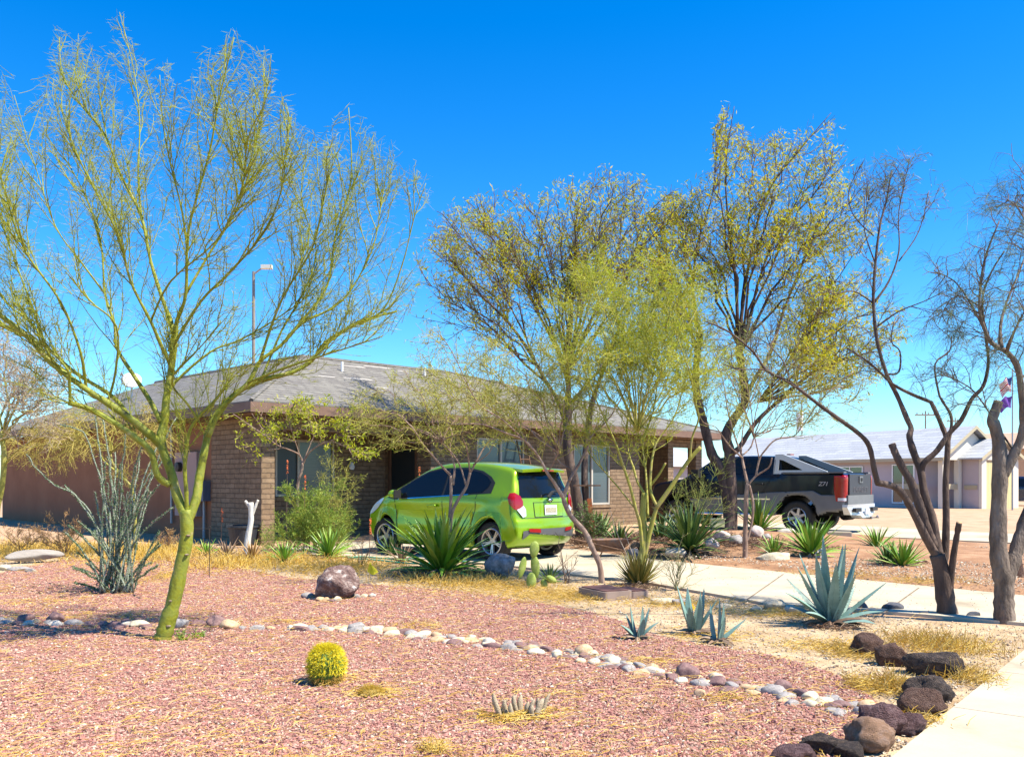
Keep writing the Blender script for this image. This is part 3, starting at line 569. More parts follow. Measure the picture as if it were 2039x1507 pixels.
# ---- small green hatchback
GREEN = mat('lime_green_paint', [(.25, .44, .001)], rough=.28, coat=.8, spec=.5, metal=.4)
SP = GP(990, 1119); TH = math.radians(40)
SPL = (SP.x + .64 * math.sin(TH), SP.y + .64 * math.cos(TH))        # left rear wheel to axle centre
car = empty('hatchback_car', (SPL[0], SPL[1], .03), PI - TH, label='lime green small hatchback parked in front of the brick house', cat='car'); car.scale = (1.05, 1.05, 1.05)
R_ = .292; top = catmull([(-.50, .24), (-.585, .33), (-.605, .45), (-.60, .57), (-.555, .66), (-.545, .78), (-.535, .92), (-.49, 1.08), (-.42, 1.24), (-.38, 1.35), (-.34, 1.395), (-.12, 1.445), (.25, 1.492), (.7, 1.515), (1.1, 1.500), (1.4, 1.445), (1.72, 1.31), (2.0, 1.16), (2.25, 1.03), (2.45, .965), (2.72, .90), (2.92, .80), (3.03, .69), (3.07, .57), (3.07, .42), (3.02, .28), (2.9, .20)], .06)
ol = top + arc(2.375, .30, .345, -17, 197, 22) + [(2.0, .17), (1.6, .165), (1.2, .165), (.8, .165), (.4, .17)] + arc(0, .30, .345, -20, 200, 22) + [(-.42, .21)]
def sm(t): t = max(0, min(1, t)); return t * t * (3 - 2 * t)
def wS(x, z):
    w = .79; w -= .10 * sm((x - 1.9) / 1.2) + .06 * sm((.1 - x) / .75)
    if z > .93: w -= (z - .93) * .40
    if z < .5: w -= (.5 - z) * .14
    w += .012 * math.exp(-((z - .90 + .05 * (x - 1)) / .035) ** 2) - .018 * math.exp(-((z - .62) / .12) ** 2) * (1 if .45 < x < 1.95 else .2)
    for xc in (0, 2.375): dd = math.hypot(x - xc, z - .3); w += .035 * math.exp(-((dd - .37) / .10) ** 2)
    return w
def warpS(x, y, z, s):
    q = (y / .8) ** 2
    if x < .1: x += .16 * q * sm((.1 - x) / .6)
    if x > 2.2: x -= .30 * q * sm((x - 2.2) / .8)
    if z > .9: z -= .05 * q * sm((z - .9) / .4)
    return (x, y, z)
mb = body_mesh(ol, wS, .74, (-.3, 2.65), warpS, .05, dark=lambda a, b: a[1] < .66 and b[1] < .66 and -.4 < a[0] < 2.8)
bo = mb.build('body', [GREEN, UNDER], car, smooth=True); bv = bvh_of(mb)
LS = dict(O=(0, 0, 0), U=(1, 0, 0), V=(0, 0, 1))
dlo_f = [(1.02, .985), (2.04, .925), (2.20, .945), (1.95, 1.10), (1.72, 1.225), (1.45, 1.34), (1.2, 1.385), (1.02, 1.395)]
dlo_r = [(.18, 1.035), (.97, .99), (.97, 1.395), (.62, 1.385), (.33, 1.34), (.16, 1.27), (.06, 1.19), (.08, 1.12)]
for sd in (1, -1):
    D = (0, -sd, 0)
    patch(bv, [(.0, 1.02), (2.1, .90), (2.28, .93), (2.0, 1.11), (1.74, 1.25), (1.46, 1.365), (1.2, 1.41), (.6, 1.42), (.28, 1.36), (.08, 1.27), (-.02, 1.18)], D=D, off=.003, mat_=BLK, name='window_surround', parent=car, **LS)
    patch(bv, dlo_f, D=D, off=.008, mat_=AUTOG, name='window', parent=car, **LS)
    patch(bv, dlo_r, D=D, off=.008, mat_=AUTOG, name='window', parent=car, **LS)
    patch(bv, [(.45, .99), (2.0, .905), (2.0, .918), (.45, 1.005)], D=D, off=.014, mat_=CHROME, name='belt_trim', parent=car, **LS)
    for gx in ([(1.96, .30), (1.972, .30), (2.10, .90), (2.088, .90)], [(.99, .22), (1.002, .22), (1.002, .98), (.99, .98)], [(.42, .42), (.432, .42), (.30, .75), (.28, 1.0), (.268, 1.0), (.288, .75)], [(1.0, .22), (1.96, .22), (1.96, .232), (1.0, .232)]):
        patch(bv, gx, D=D, off=.002, mat_=BLK, name='door_seam', parent=car, maxl=.1, **LS)
    patch(bv, [(1.10, .80), (1.28, .79), (1.29, .83), (1.11, .84)], D=D, off=.03, mat_=GREEN, name='door_handle', parent=car, thick=.02, maxl=.04, **LS)
    mb = MB(); mb.lathe([(.001, -.09), (.06, -.08), (.085, -.03), (.085, .04), (.06, .09), (.001, .10)], 16, Matrix.Translation((2.02, sd * .87, .995)) @ Matrix.Rotation(PI / 2, 4, 'X') @ Matrix.Scale(.8, 4, (0, 1, 0)))
    mr = mb.build('mirror', GREEN, car, smooth=True); mb = MB(); mb.box(1.93, 1.95, sd * .87 - .075, sd * .87 + .075, .93, 1.06); mb.tube([(2.05, sd * .72, .96), (2.03, sd * .84, .98)], .03, 6); mb.build('mirror_glass', BLK, mr)
    patch(bv, [(-.15, .62), (.12, .60), (.20, .78), (.22, .96), (.06, 1.04), (-.08, 1.0), (-.15, .9)] if False else [(-.02, .76), (-.07, .82), (-.07, .90), (-.03, .98), (.05, 1.03), (.12, 1.02), (.15, .95), (.13, .87), (.06, .79)], O=(-.42, sd * .62, 0), U=(1, sd * -1.0, 0) if False else (.8, sd * .6, 0), V=(0, 0, 1), D=(.6, -sd * .8, 0), off=.02, mat_=REDL, name='tail_light', parent=car, maxl=.03)
    patch(bv, [(-.07, .66), (-.115, .68), (-.11, .78), (-.075, .84), (-.03, .80), (.02, .78)], O=(-.42, sd * .62, 0), U=(.8, sd * .6, 0), V=(0, 0, 1), D=(.6, -sd * .8, 0), off=.026, mat_=CLRL, name='reverse_light', parent=car, maxl=.03)
    patch(bv, [(-.25, .70), (.0, .78), (.25, .90), (.38, .93), (.30, .83), (.05, .66), (-.2, .60)], O=(2.75, sd * .62, 0), U=(-.8, sd * .6, 0), V=(0, 0, 1), D=(-.6, -sd * .8, 0), off=.012, mat_=CLRL, name='headlight', parent=car, maxl=.04)
    patch(bv, [(sd * .30, .43), (sd * .52, .45), (sd * .53, .50), (sd * .31, .49)], O=(0, 0, 0), U=(0, 1, 0), V=(0, 0, 1), D=(1, 0, 0), off=.03, mat_=REDL, name='reflector', parent=car, maxl=.05)
    for x in (0, 2.375): wheel(car, x, sd * .665, R_, .175, 5, sd, double=True, rim=.70)
RV = dict(O=(0, 0, 0), U=(0, 1, 0), V=(0, 0, 1), D=(1, 0, 0))
patch(bv, [(-.58, .955), (.58, .955), (.60, 1.0), (.50, 1.33), (.44, 1.36), (-.44, 1.36), (-.50, 1.33), (-.60, 1.0)], off=.008, mat_=AUTOG, name='rear_window', parent=car, **RV)
patch(bv, [(-.62, .33), (-.50, .42), (.50, .42), (.62, .33), (.62, .46), (.40, .49), (-.40, .49), (-.62, .46)], off=.016, mat_=mat('dark_grey_plastic', [(.09, .09, .095)], rough=.5), name='bumper_insert', parent=car, **RV)
patch(bv, [(-.35, .655), (.35, .655), (.37, .885), (-.37, .885)], off=.004, mat_=BLK, name='plate_recess_seam', parent=car, **RV)
patch(bv, [(-.34, .665), (.34, .665), (.36, .875), (-.36, .875)], off=.007, mat_=GREEN, name='plate_recess', parent=car, **RV)
pl = patch(bv, [(-.15, .69), (.15, .69), (.15, .84), (-.15, .84)], off=.022, mat_=mat('licence_plate', [(.62, .60, .62)], rough=.4), name='licence_plate', parent=car, maxl=.2, smooth=False, **RV)
patch(bv, [(-.13, .725), (.13, .725), (.13, .80), (-.13, .80)], off=.026, mat_=mat('plate_marks', [(.12, .10, .05), (.6, .55, .4)], 60, .5), name='plate_figures', parent=pl, maxl=.2, smooth=False, **RV)
patch(bv, [(-.55, .645), (.55, .645), (.55, .652), (-.55, .652)], off=.003, mat_=BLK, name='hatch_seam', parent=car, **RV)
em = [(-.06, .905), (-.028, .905), (-.022, .885), (.022, .885), (.028, .905), (.06, .905), (.056, .925), (.024, .925), (.02, .945), (-.02, .945), (-.026, .925), (-.056, .925)]
patch(bv, em, off=.02, mat_=CHROME, name='emblem', parent=car, maxl=.1, thick=.005, **RV)
mb = MB(); mb.tube([(-.60, .12, .96), (-.62, .06, 1.03), (-.60, -.02, 1.05), (-.57, -.30, 1.04)], [.03, .025, .014, .01], 8); mb.build('rear_wiper', BLK, car)
mb = MB(); vs = []
for y in np.linspace(-.52, .52, 15): q = (y / .8) ** 2; x = -.50 + .16 * q; z = 1.385 - .04 * q; vs.append([(x, y, z), (x + .01, y, z - .035), (x + .16, y, z - .01), (x + .2, y, z + .035), (x + .04, y, z + .015)])
for v in vs: mb.v += v
for i in range(14):
    for k in range(5): mb.f.append((i * 5 + k, i * 5 + (k + 1) % 5, i * 5 + 5 + (k + 1) % 5, i * 5 + 5 + k)); mb.m.append(0)
mb.f += [(0, 1, 2, 3, 4), (74, 73, 72, 71, 70)]; mb.m += [0, 0]; mb.build('spoiler', GREEN, car, smooth=False)
mb = MB(); mb.box(-.515, -.49, -.14, .14, 1.355, 1.375); mb.build('brake_light', REDL, car)
mb = MB(); mb.box(-.3, 2.8, -.6, .6, .2, .5); mb.build('underbody', UNDER, car)
# ---- dark pickup truck
NAVY = mat('dark_navy_paint', [(.005, .006, .012)], rough=.3, coat=.3, spec=.4)
CLAD = mat('grey_cladding', [(.13, .135, .14), (.16, .165, .17)], 4, .55, .1)
TH2 = math.radians(39); TP = GP(1590, 1062); tl = (TP.x + .86 * math.sin(TH2), TP.y + .86 * math.cos(TH2))
trk = empty('pickup_truck', (tl[0], tl[1], .03), PI - TH2, label='dark navy crew cab pickup with grey lower cladding on the far driveway', cat='pickup truck')
topT = catmull([(-1.14, .56), (-1.17, .75), (-1.18, 1.1), (-1.18, 1.38), (-1.14, 1.44)], .1)[:-1] + [(-1.1, 1.45), (-.8, 1.455), (-.5, 1.455), (-.1, 1.455), (.2, 1.455), (.36, 1.46)] + catmull([(.42, 1.6), (.46, 1.8), (.54, 1.885), (.8, 1.91), (1.4, 1.925), (2.0, 1.905), (2.3, 1.85), (2.62, 1.66), (2.98, 1.40), (3.15, 1.32), (3.6, 1.27), (4.05, 1.20), (4.2, 1.10), (4.25, .9), (4.25, .6), (4.18, .48)], .09)
olT = topT + arc(3.3, .42, .52, 0, 180, 22) + [(2.6, .40), (2.1, .39), (1.6, .39), (1.1, .39)] + arc(0, .42, .52, 0, 180, 22) + [(-.7, .50)]
def wT(x, z):
    w = .985; w -= .08 * sm((x - 3.3) / .95) + .03 * sm((-.7 - x) / .5)
    if z > 1.42: w -= (z - 1.42) * .36 + .035
    if z < .6: w -= (.6 - z) * .1
    return w
def warpT(x, y, z, s):
    q = (y / 1.0) ** 2
    if x > 3.3: x -= .18 * q * sm((x - 3.3) / .9)
    if x < -.9: x += .04 * q
    if z > 1.5: z -= .04 * q
    return (x, y, z)
mb = body_mesh(olT, wT, 1.0, (-.85, 3.85), warpT, .045, dark=lambda a, b: a[1] < .97 and b[1] < .97 and -1.1 < a[0] < 4.1)
mb.build('body', [NAVY, UNDER], trk, smooth=True); bt_ = bvh_of(mb)
for sd in (1, -1):
    D = (0, -sd, 0)
    patch(bt_, [(-1.2, .46), (-.55, .44)] + arc(0, .42, .53, 178, 20, 16) + [(.62, .42), (2.6, .42), (2.76, .60)] + [(2.9, .80), (.95, .80), (.72, .98), (-.42, 1.03), (-.62, .93), (-1.2, .93)], D=D, off=.03, mat_=CLAD, name='cladding', parent=trk, thick=.02, **LS)
    patch(bt_, [(.72, 1.45), (1.36, 1.45), (1.36, 1.83), (.72, 1.83)], D=D, off=.01, mat_=AUTOG, name='window', parent=trk, **LS)
    patch(bt_, [(1.44, 1.45), (2.75, 1.45), (2.3, 1.78), (2.1, 1.83), (1.44, 1.83)], D=D, off=.01, mat_=AUTOG, name='window', parent=trk, **LS)
    for gx in ([(.98, .82), (.99, .82), (.60, 1.42), (.60, 1.85), (.59, 1.85), (.59, 1.42)], [(1.395, .44), (1.405, .44), (1.405, 1.85), (1.395, 1.85)]):
        patch(bt_, gx, D=D, off=.034, mat_=UNDER, name='door_seam', parent=trk, maxl=.1, **LS)
    patch(bt_, [(.85, 1.16), (1.05, 1.16), (1.05, 1.21), (.85, 1.21)], D=D, off=.03, mat_=BLK, name='door_handle', parent=trk, thick=.02, **LS)
    # sail panel with triangular opening
    mb = MB(); y0 = sd * .945; yt = sd * .80
    out = [(.62, 1.93), (.42, 1.93), (-.72, 1.50), (-.78, 1.44), (.62, 1.44)]; inn = [(.50, 1.80), (.40, 1.78), (-.12, 1.535), (-.1, 1.53), (.50, 1.53)]
    def q3(x, z, o): k = (z - 1.44) / .49; return (x, y0 + (yt - y0) * k + sd * o, z)
    n = 5
    for o in (0, -.07): mb.v += [q3(*p, o) for p in out] + [q3(*p, o) for p in inn]
    for i in range(n):
        j = (i + 1) % n; mb.f += [(i, j, j + n, i + n), (i + 2 * n, i + 3 * n, j + 3 * n, j + 2 * n), (i, i + 2 * n, j + 2 * n, j), (i + n, j + n, j + 3 * n, i + 3 * n)]; mb.m += [0] * 4
    sp_ = mb.build('sail_panel', mat('silver_cladding', [(.42, .44, .45)], rough=.4), trk)
    mb = MB(); mb.v += [q3(*p, -.035) for p in inn]; mb.f = [(0, 1, 2, 3, 4)]; mb.m = [0]; mb.build('sail_glass', AUTOG, sp_)
    mb = MB(); mb.box(-1.15, .36, sd * .985 if sd < 0 else .80, -.80 if sd < 0 else .985, 1.452, 1.485); mb.build('bed_rail', CLAD, trk)
    patch(bt_, [(-.09, .78), (.10, .78), (.13, 1.05), (.13, 1.38), (-.11, 1.38)], O=(-1.14, sd * .97, 0), U=(.55, sd * .83, 0), V=(0, 0, 1), D=(.83, -sd * .55, 0), off=.04, mat_=REDL, name='tail_light', parent=trk, maxl=.04, thick=.02)
    patch(bt_, [(-.05, .79), (.08, .79), (.08, .86), (-.05, .86)], O=(-1.14, sd * .97, 0), U=(.55, sd * .83, 0), V=(0, 0, 1), D=(.83, -sd * .55, 0), off=.07, mat_=CLRL, name='reverse_light', parent=trk, maxl=.04)
    for x in (0, 3.3): wheel(trk, x, sd * .86, .385, .26, 6, sd, rim=.60)
    mb = MB(); mb.tube([(.62, sd * 1.06, .42), (2.7, sd * 1.06, .42)], .04, 8); mb.build('side_step', CHROME, trk)
    patch(bt_, [(.66, .795), (2.9, .795), (2.9, .83), (.66, .83)], D=D, off=.055, mat_=CHROME, name='side_trim', parent=trk, **LS)
    mb = MB(); mb.box(2.55, 2.75, sd * 1.0, sd * 1.22, 1.35, 1.56); mb.build('mirror', BLK, trk)
mb = MB(); mb.add([(.40, -.76, 1.47), (.40, .76, 1.47), (.47, .68, 1.84), (.47, -.68, 1.84)], [(0, 3, 2, 1)]); mb.build('rear_window', AUTOG, trk)
mb = MB(); mb.box(.50, .60, -.12, .12, 1.93, 1.96); mb.build('brake_light', REDL, trk)
mb = MB(); mb.box(-1.05, .36, -.80, .80, 1.456, 1.47); mb.build('bed_cover', BLK, trk)
mb = MB(); mb.box(-1.22, -1.17, -.78, .78, .93, 1.43); tg = mb.build('tailgate', mat('grey_navy_paint', [(.035, .036, .045)], rough=.5), trk)
mb = MB(); mb.box(-1.245, -1.222, -.12, .12, 1.22, 1.38); mb.build('handle_plate', CLAD, tg); mb = MB(); mb.box(-1.26, -1.246, -.06, .06, 1.26, 1.34); mb.build('handle', BLK, tg)
textobj('CHEVROLET', .19, rot_axes((0, -1, 0), (0, 0, 1), (-1, 0, 0), (-1.223, 0, .99)), mat('tailgate_lettering', [(.075, .07, .08)], rough=.5), 'tailgate_letters', tg)
mb = MB(); mb.box(-1.24, -1.14, -.94, .94, .68, .925); mb.build('bumper_top', CLAD, trk)
mb = MB(); pf = [(-1.02, .64), (-.90, .46), (-.45, .44), (-.30, .37), (.30, .37), (.45, .44), (.90, .46), (1.02, .64), (1.0, .70), (-1.0, .70)]
n = len(pf); mb.v += [(-1.38 + .13 * (abs(y)) ** 3, y, z) for y, z in pf] + [(-1.12, y, z) for y, z in pf]
mb.f += [tuple(range(n)), tuple(range(2 * n - 1, n - 1, -1))] + [(i, i + n, (i + 1) % n + n, (i + 1) % n) for i in range(n)]; mb.m += [0] * (n + 2)
bp_ = mb.build('rear_bumper', mat('bumper_metal', [(.55, .56, .56)], rough=.35, metal=.4), trk)
for s2 in (-1, 1):
    mb = MB(); mb.box(-1.385, -1.30, s2 * .62 - .2, s2 * .62 + .2, .53, .62); mb.build('fog_recess', BLK, bp_)
mb = MB(); mb.box(-1.40, -1.37, -.15, .15, .46, .60); mb.build('licence_plate', CLRL, bp_)
mb = MB(); mb.box(-1.5, -1.1, -.04, .04, .34, .41); mb.tube([(-1.5, 0, .36), (-1.58, 0, .37), (-1.66, 0, .37)], .025, 8); mb.lathe([(.001, 0), (.03, .01), (.03, .04), (.001, .06)], 10, Matrix.Translation((-1.62, 0, .38))); mb.build('tow_hitch', CHROME, trk)
mb = MB(); mb.lathe([(.09, -.3), (.13, -.25), (.13, .25), (.09, .3)], 14, Matrix.Translation((-.85, -.2, .42)) @ Matrix.Rotation(PI / 2, 4, 'X')); mb.box(-1.0, 3.9, -.7, .7, .42, .6); mb.build('underbody', UNDER, trk)
textobj('Z71', .14, rot_axes((-1, 0, 0), (0, 0, 1), (0, 1, 0), (-.66, 1.004, 1.15)), mat('badge', [(.38, .38, .40)], rough=.4), 'badge', trk, italic=.3)
textobj('Z71', .14, rot_axes((1, 0, 0), (0, 0, 1), (0, -1, 0), (-.66, -1.004, 1.15)), mat('badge', [(.38, .38, .40)], rough=.4), 'badge', trk, italic=.3)
# ---- far dark car at the right edge
FX = PP(2040, 990, 47); suv = empty('parked_car', (FX.x + .6, FX.y, 0), PI - .5, label='dark car parked on the far driveway at the right edge', cat='car')
tS = catmull([(-.85, .35), (-.92, .6), (-.9, .95), (-.75, 1.3), (-.5, 1.45), (.3, 1.52), (1.2, 1.5), (1.7, 1.3), (2.1, 1.05), (2.9, .95), (3.4, .8), (3.5, .55), (3.45, .3)], .2)
olS = tS + arc(2.6, .34, .40, 0, 180, 14) + [(1.6, .25), (1.0, .25)] + arc(0, .34, .40, 0, 180, 14)
mb = body_mesh(olS, lambda x, z: .88 - (max(0, z - .95) * .35), .75, (-.5, 3.0), lambda x, y, z, s: (x, y, z), .06, nu=8)
mb.build('body', [mat('dark_blue_paint', [(.012, .014, .035)], rough=.25, coat=1)], suv, smooth=True); bs = bvh_of(mb)
for sd in (1, -1):
    patch(bs, [(-.4, 1.0), (1.9, 1.0), (1.6, 1.25), (1.2, 1.4), (-.3, 1.4)], D=(0, -sd, 0), off=.01, mat_=AUTOG, name='window', parent=suv, **LS)
    for x in (0, 2.6): wheel(suv, x, sd * .78, .34, .2, 5, sd)
# ------------------------------------------------------------------ trees
def unit(a): return a / (np.linalg.norm(a, axis=-1, keepdims=True) + 1e-9)
def resample(P, K):
    P = np.asarray(P, float); d = np.r_[0, np.cumsum(np.linalg.norm(np.diff(P, axis=0), axis=1))]; t = np.linspace(0, d[-1], K)
    return np.stack([np.interp(t, d, P[:, i]) for i in range(3)], 1)
def smooth3(pts, sub=4):
    P = [Vector(p) for p in pts]; out = []
    for i in range(len(P) - 1):
        a, b, c, d = P[max(i - 1, 0)], P[i], P[i + 1], P[min(i + 2, len(P) - 1)]
        for k in range(sub):
            t = k / sub; out.append(.5 * ((2 * b) + (c - a) * t + (2 * a - 5 * b + 4 * c - d) * t * t + (d - a + 3 * b - 3 * c) * t ** 3))
    out.append(P[-1]); return out
def sprout(par, n, L, ang=(25, 60), up=.2, wig=.12, K=5, t0=.1, t1=1.0, rs=None, droop=0.0, short=.4):
    N, K0, _ = par.shape; seg = np.linalg.norm(np.diff(par, axis=1), axis=2).sum(1); i = rs.choice(N, n, p=seg / seg.sum()); t = rs.uniform(t0, t1, n)
    f = t * (K0 - 1); k = np.minimum(f.astype(int), K0 - 2); fr = (f - k)[:, None]; A = par[i, k]; B = par[i, k + 1]; pos = A + (B - A) * fr; T = unit(B - A)
    q = unit(np.cross(T, rs.normal(size=(n, 3)))); a = np.radians(rs.uniform(ang[0], ang[1], n))[:, None]
    D = unit(T * np.cos(a) + q * np.sin(a) + np.array([0, 0, up])); ln = (rs.uniform(L[0], L[1], n) * (1 - short * t))[:, None] / (K - 1)
    out = [pos]
    for s in range(K - 1):
        pos = pos + D * ln; out.append(pos); D = unit(D + rs.normal(0, wig, (n, 3)) + np.array([0, 0, up * .35 - droop]))
    return np.stack(out, 1)
def inside(P, poly):
    px = P[:, 0] / P[:, 1] * F + CX; py = HZ - (P[:, 2] - HC) / P[:, 1] * F; c = np.zeros(len(P), bool); j = len(poly) - 1
    for i in range(len(poly)):
        (xi, yi), (xj, yj) = poly[i], poly[j]
        c ^= ((yi > py) != (yj > py)) & (px < (xj - xi) * (py - yi) / (yj - yi + 1e-9) + xi); j = i
    return c
class Tree:
    def __init__(s, name, label, Y0, wood, twig, leaf, seed, cat='tree', group=None, zb=0.0):
        s.Y0 = Y0; s.wood, s.twig, s.leaf = wood, twig, leaf; s.rs = np.random.RandomState(seed); s.l = []; s.tm = MB(); s.cm = MB(); s.fm = MB(); s.base = None
        s.name, s.label, s.cat, s.group = name, label, cat, group; s.zb = zb
    def limb(s, pts, r0, r1, d0=0.0, d1=0.0, n=8, par=True, cut=False, wig=.0):
        """pts in photo pixels at this tree's own distance, d0..d1 = how far it leans away"""
        K = len(pts); P = [PP(x, y, s.Y0 + d0 + (d1 - d0) * i / (K - 1)) for i, (x, y) in enumerate(pts)]
        if s.base is None: s.base = Vector((P[0].x, P[0].y, s.zb))
        Q = smooth3(P, 4); m = len(Q)
        if wig: Q = [q + Vector(s.rs.normal(0, wig, 3)) * min(1, i / 3) for i, q in enumerate(Q)]
        r = [(r0 + (r1 - r0) * (i / (m - 1)) ** .8) * (1 + .05 * s.rs.normal()) for i in range(m)]
        s.tm.tube(Q, r, n)
        if cut: s.tm.tube([Q[-1], Q[-1] + (Q[-1] - Q[-2]).normalized() * .004], r[-1] * .98, n, mi=1)
        if par: s.l.append(resample([tuple(q) for q in Q], 16))
        return Q
    def fan(s, o, do, targets, r0, r1, bend=.35, n=5):
        for (tx, ty, dt) in targets:
            ox, oy = o; mx = ox + (tx - ox) * bend; my = oy + (ty - oy) * .5
            s.limb([(ox, oy), (mx, my), (ox + (tx - ox) * .68, oy + (ty - oy) * .78), (tx, ty)], r0, r1, do, dt, n=n, wig=.02 + s.Y0 * .0012)
    def finish(s, stump=None):
        root = empty(s.name, s.base, label=s.label, cat=s.cat, group=s.group)
        for mb, nm, mats in ((s.tm, 'trunk', [s.wood, stump or s.wood]), (s.cm, 'twigs', s.twig), (s.fm, 'foliage', s.leaf)):
            if not mb.v and not mb.quads: continue
            mb.v = [tuple(Vector(v) - s.base) for v in mb.v]; mb.quads = [(v - np.array(s.base), f, m_) for v, f, m_ in mb.quads]
            mb.build(nm, mats, root, smooth=(nm != 'foliage'))
        return root
def taper(N, K, r0, r1): return np.tile(np.linspace(r0, r1, K), (N, 1))
def leaves_on(T, par, n, L, w, side=.8, droop=0.0, seed=0, clump=1, spread=.02, horiz=False):
    rs = T.rs; N, K, _ = par.shape; i = rs.randint(0, N, n); f = rs.uniform(.1, 1, n) * (K - 1); k = np.minimum(f.astype(int), K - 2); fr = (f - k)[:, None]
    A, B = par[i, k], par[i, k + 1]; P = A + (B - A) * fr; D = unit(B - A); P = np.repeat(P, clump, 0); D = np.repeat(D, clump, 0); m = len(P)
    R = rs.normal(size=(m, 3))
    if horiz: R[:, 2] *= .25
    D = unit(D * (1 - side) + unit(R) * side - np.array([0, 0, droop])); P = P + rs.normal(0, spread, (m, 3)) * (1 if clump > 1 else 0)
    np_leaves(T.fm, P, D, rs.uniform(L[0], L[1], m), rs.uniform(w * .7, w * 1.3, m), seed=seed)
LFY = mat('yellow_green_leaf', [(.32, .38, .01), (.44, .48, .01), (.52, .48, .01), (.34, .44, .03), (.56, .50, .10)], rough=.6, island=True, transl=.45)
LFO = mat('olive_leaf', [(.32, .37, .01), (.48, .48, .01), (.58, .50, .01), (.52, .40, .04), (.40, .47, .02)], rough=.6, island=True, transl=.6)
LFP = mat('pale_leaf', [(.28, .36, .02), (.40, .43, .04), (.50, .48, .14), (.44, .38, .06)], rough=.6, island=True, transl=.35)
LFN = mat('needle_leaf', [(.12, .17, .06), (.20, .26, .10), (.28, .30, .16)], rough=.6, island=True, transl=.3)
LFPK = mat('pinkish_leaf', [(.34, .24, .10), (.44, .32, .18), (.30, .28, .08), (.50, .40, .26)], rough=.6, island=True, transl=.3)
WG = mat('green_bark', [(.07, .065, .02), (.17, .18, .012), (.25, .26, .015), (.21, .24, .03), (.26, .25, .03), (.34, .30, .12)], 10, .65, .7, 40, dist=.006)
WGT = mat('green_twig', [(.20, .22, .015), (.30, .31, .03)], 3, .7)
WD = mat('dark_bark', [(.045, .028, .022), (.10, .065, .05), (.16, .11, .085)], 7, .9, .9, 34, stretch=(1, 1, .3), dist=.02)
WDT = mat('dark_twig', [(.09, .055, .04), (.20, .13, .10)], 4, .8)
WP = mat('pale_twig', [(.36, .28, .20), (.50, .40, .32)], 4, .8)
WY = mat('yellow_green_bark', [(.24, .23, .03), (.36, .33, .06), (.28, .21, .10)], 6, .7, .4, 50, dist=.006)
WBR = mat('brown_bark', [(.16, .09, .06), (.30, .20, .15), (.38, .28, .22)], 6, .9, .7, 40, stretch=(1, 1, .35), dist=.012)
CUT = mat('cut_wood', [(.62, .40, .22), (.5, .3, .16)], 20, .8)
WGREY = mat('grey_brown_bark', [(.055, .04, .03), (.17, .125, .095), (.27, .21, .165)], 9, .9, 1.0, 30, stretch=(1, 1, .35), dist=.03)
# 1 big green palo verde at the left front
T = Tree('palo_verde_tree', 'large palo verde with smooth green trunk leaning over the red gravel at left', GP(325, 1275).y, WG, WGT, LFY, 1)
T.limb([(320, 1284), (325, 1268), (333, 1240), (346, 1195), (362, 1120), (372, 1065), (370, 1015)], .078, .047, n=14, par=False)
T.limb([(372, 1035), (352, 985), (341, 942), (324, 895), (320, 860)], .042, .034, 0, .05, n=12, par=False)
T.limb([(320, 870), (328, 833), (331, 795), (338, 754), (346, 700), (350, 650)], .038, .022, .05, .15, n=10)
T.limb([(350, 690), (340, 640), (326, 603), (300, 520), (281, 430), (239, 346), (209, 269), (161, 209), (125, 150), (118, 75)], .022, .004, .15, .8)
T.limb([(281, 430), (275, 350), (278, 269), (275, 200), (262, 120), (238, 25)], .010, .003, .6, .9)
T.limb([(338, 700), (352, 640), (370, 585), (373, 478), (388, 406), (418, 299), (438, 191), (466, 75)], .020, .004, .15, -.4)
T.limb([(373, 500), (362, 418), (340, 330), (325, 250), (318, 150)], .010, .003, 0, -.2)
T.limb([(345, 740), (322, 690), (300, 640), (260, 560), (236, 470), (190, 380), (150, 300), (120, 210)], .018, .004, .1, -.6)
T.limb([(331, 800), (350, 760), (420, 700), (470, 680), (526, 650), (600, 600), (640, 560)], .014, .004, .1, .5)
T.limb([(320, 885), (297, 864), (259, 833), (214, 802), (172, 775), (103, 723), (52, 668), (-10, 620), (-90, 560)], .038, .015, .05, -.5, n=10)
T.limb([(338, 965), (314, 947), (300, 899), (269, 871), (221, 837), (172, 812), (136, 802)], .030, .020, 0, -.25, n=9)
T.limb([(140, 803), (138, 760), (134, 735), (95, 690), (60, 640), (10, 600), (-60, 500)], .014, .004, -.25, -.6)
T.limb([(103, 723), (40, 660), (-30, 640), (-100, 600)], .022, .008, -.3, .3)
T.limb([(259, 833), (225, 790), (150, 742), (90, 690), (20, 655), (-60, 590)], .022, .006, .05, .6)
T.limb([(320, 840), (300, 800), (270, 753), (233, 693), (228, 645), (209, 585), (200, 478), (165, 380), (120, 300)], .024, .004, .05, .7)
T.limb([(209, 585), (160, 520), (110, 450), (70, 330), (28, 190)], .010, .003, .5, .4)
T.limb([(172, 775), (160, 700), (120, 600), (50, 500), (15, 400), (-10, 300)], .014, .004, -.2, -.9)
T.limb([(103, 723), (60, 600), (30, 520), (0, 430), (-40, 250)], .012, .003, -.3, .2)
T.limb([(214, 802), (230, 740), (232, 650), (180, 600), (130, 540)], .012, .004, 0, -.6)
T.limb([(372, 1040), (390, 995), (397, 950), (409, 888), (417, 854), (435, 819), (473, 781), (520, 757), (580, 742), (621, 718), (650, 680), (720, 640), (790, 620)], .042, .009, 0, .5, n=10)
T.limb([(414, 870), (440, 815), (494, 762), (518, 719), (560, 687), (600, 640), (651, 570), (668, 470), (699, 358), (694, 215)], .026, .004, .05, .3)
T.limb([(518, 719), (540, 650), (567, 585), (621, 496), (640, 420), (657, 330)], .014, .003, .1, -.5)
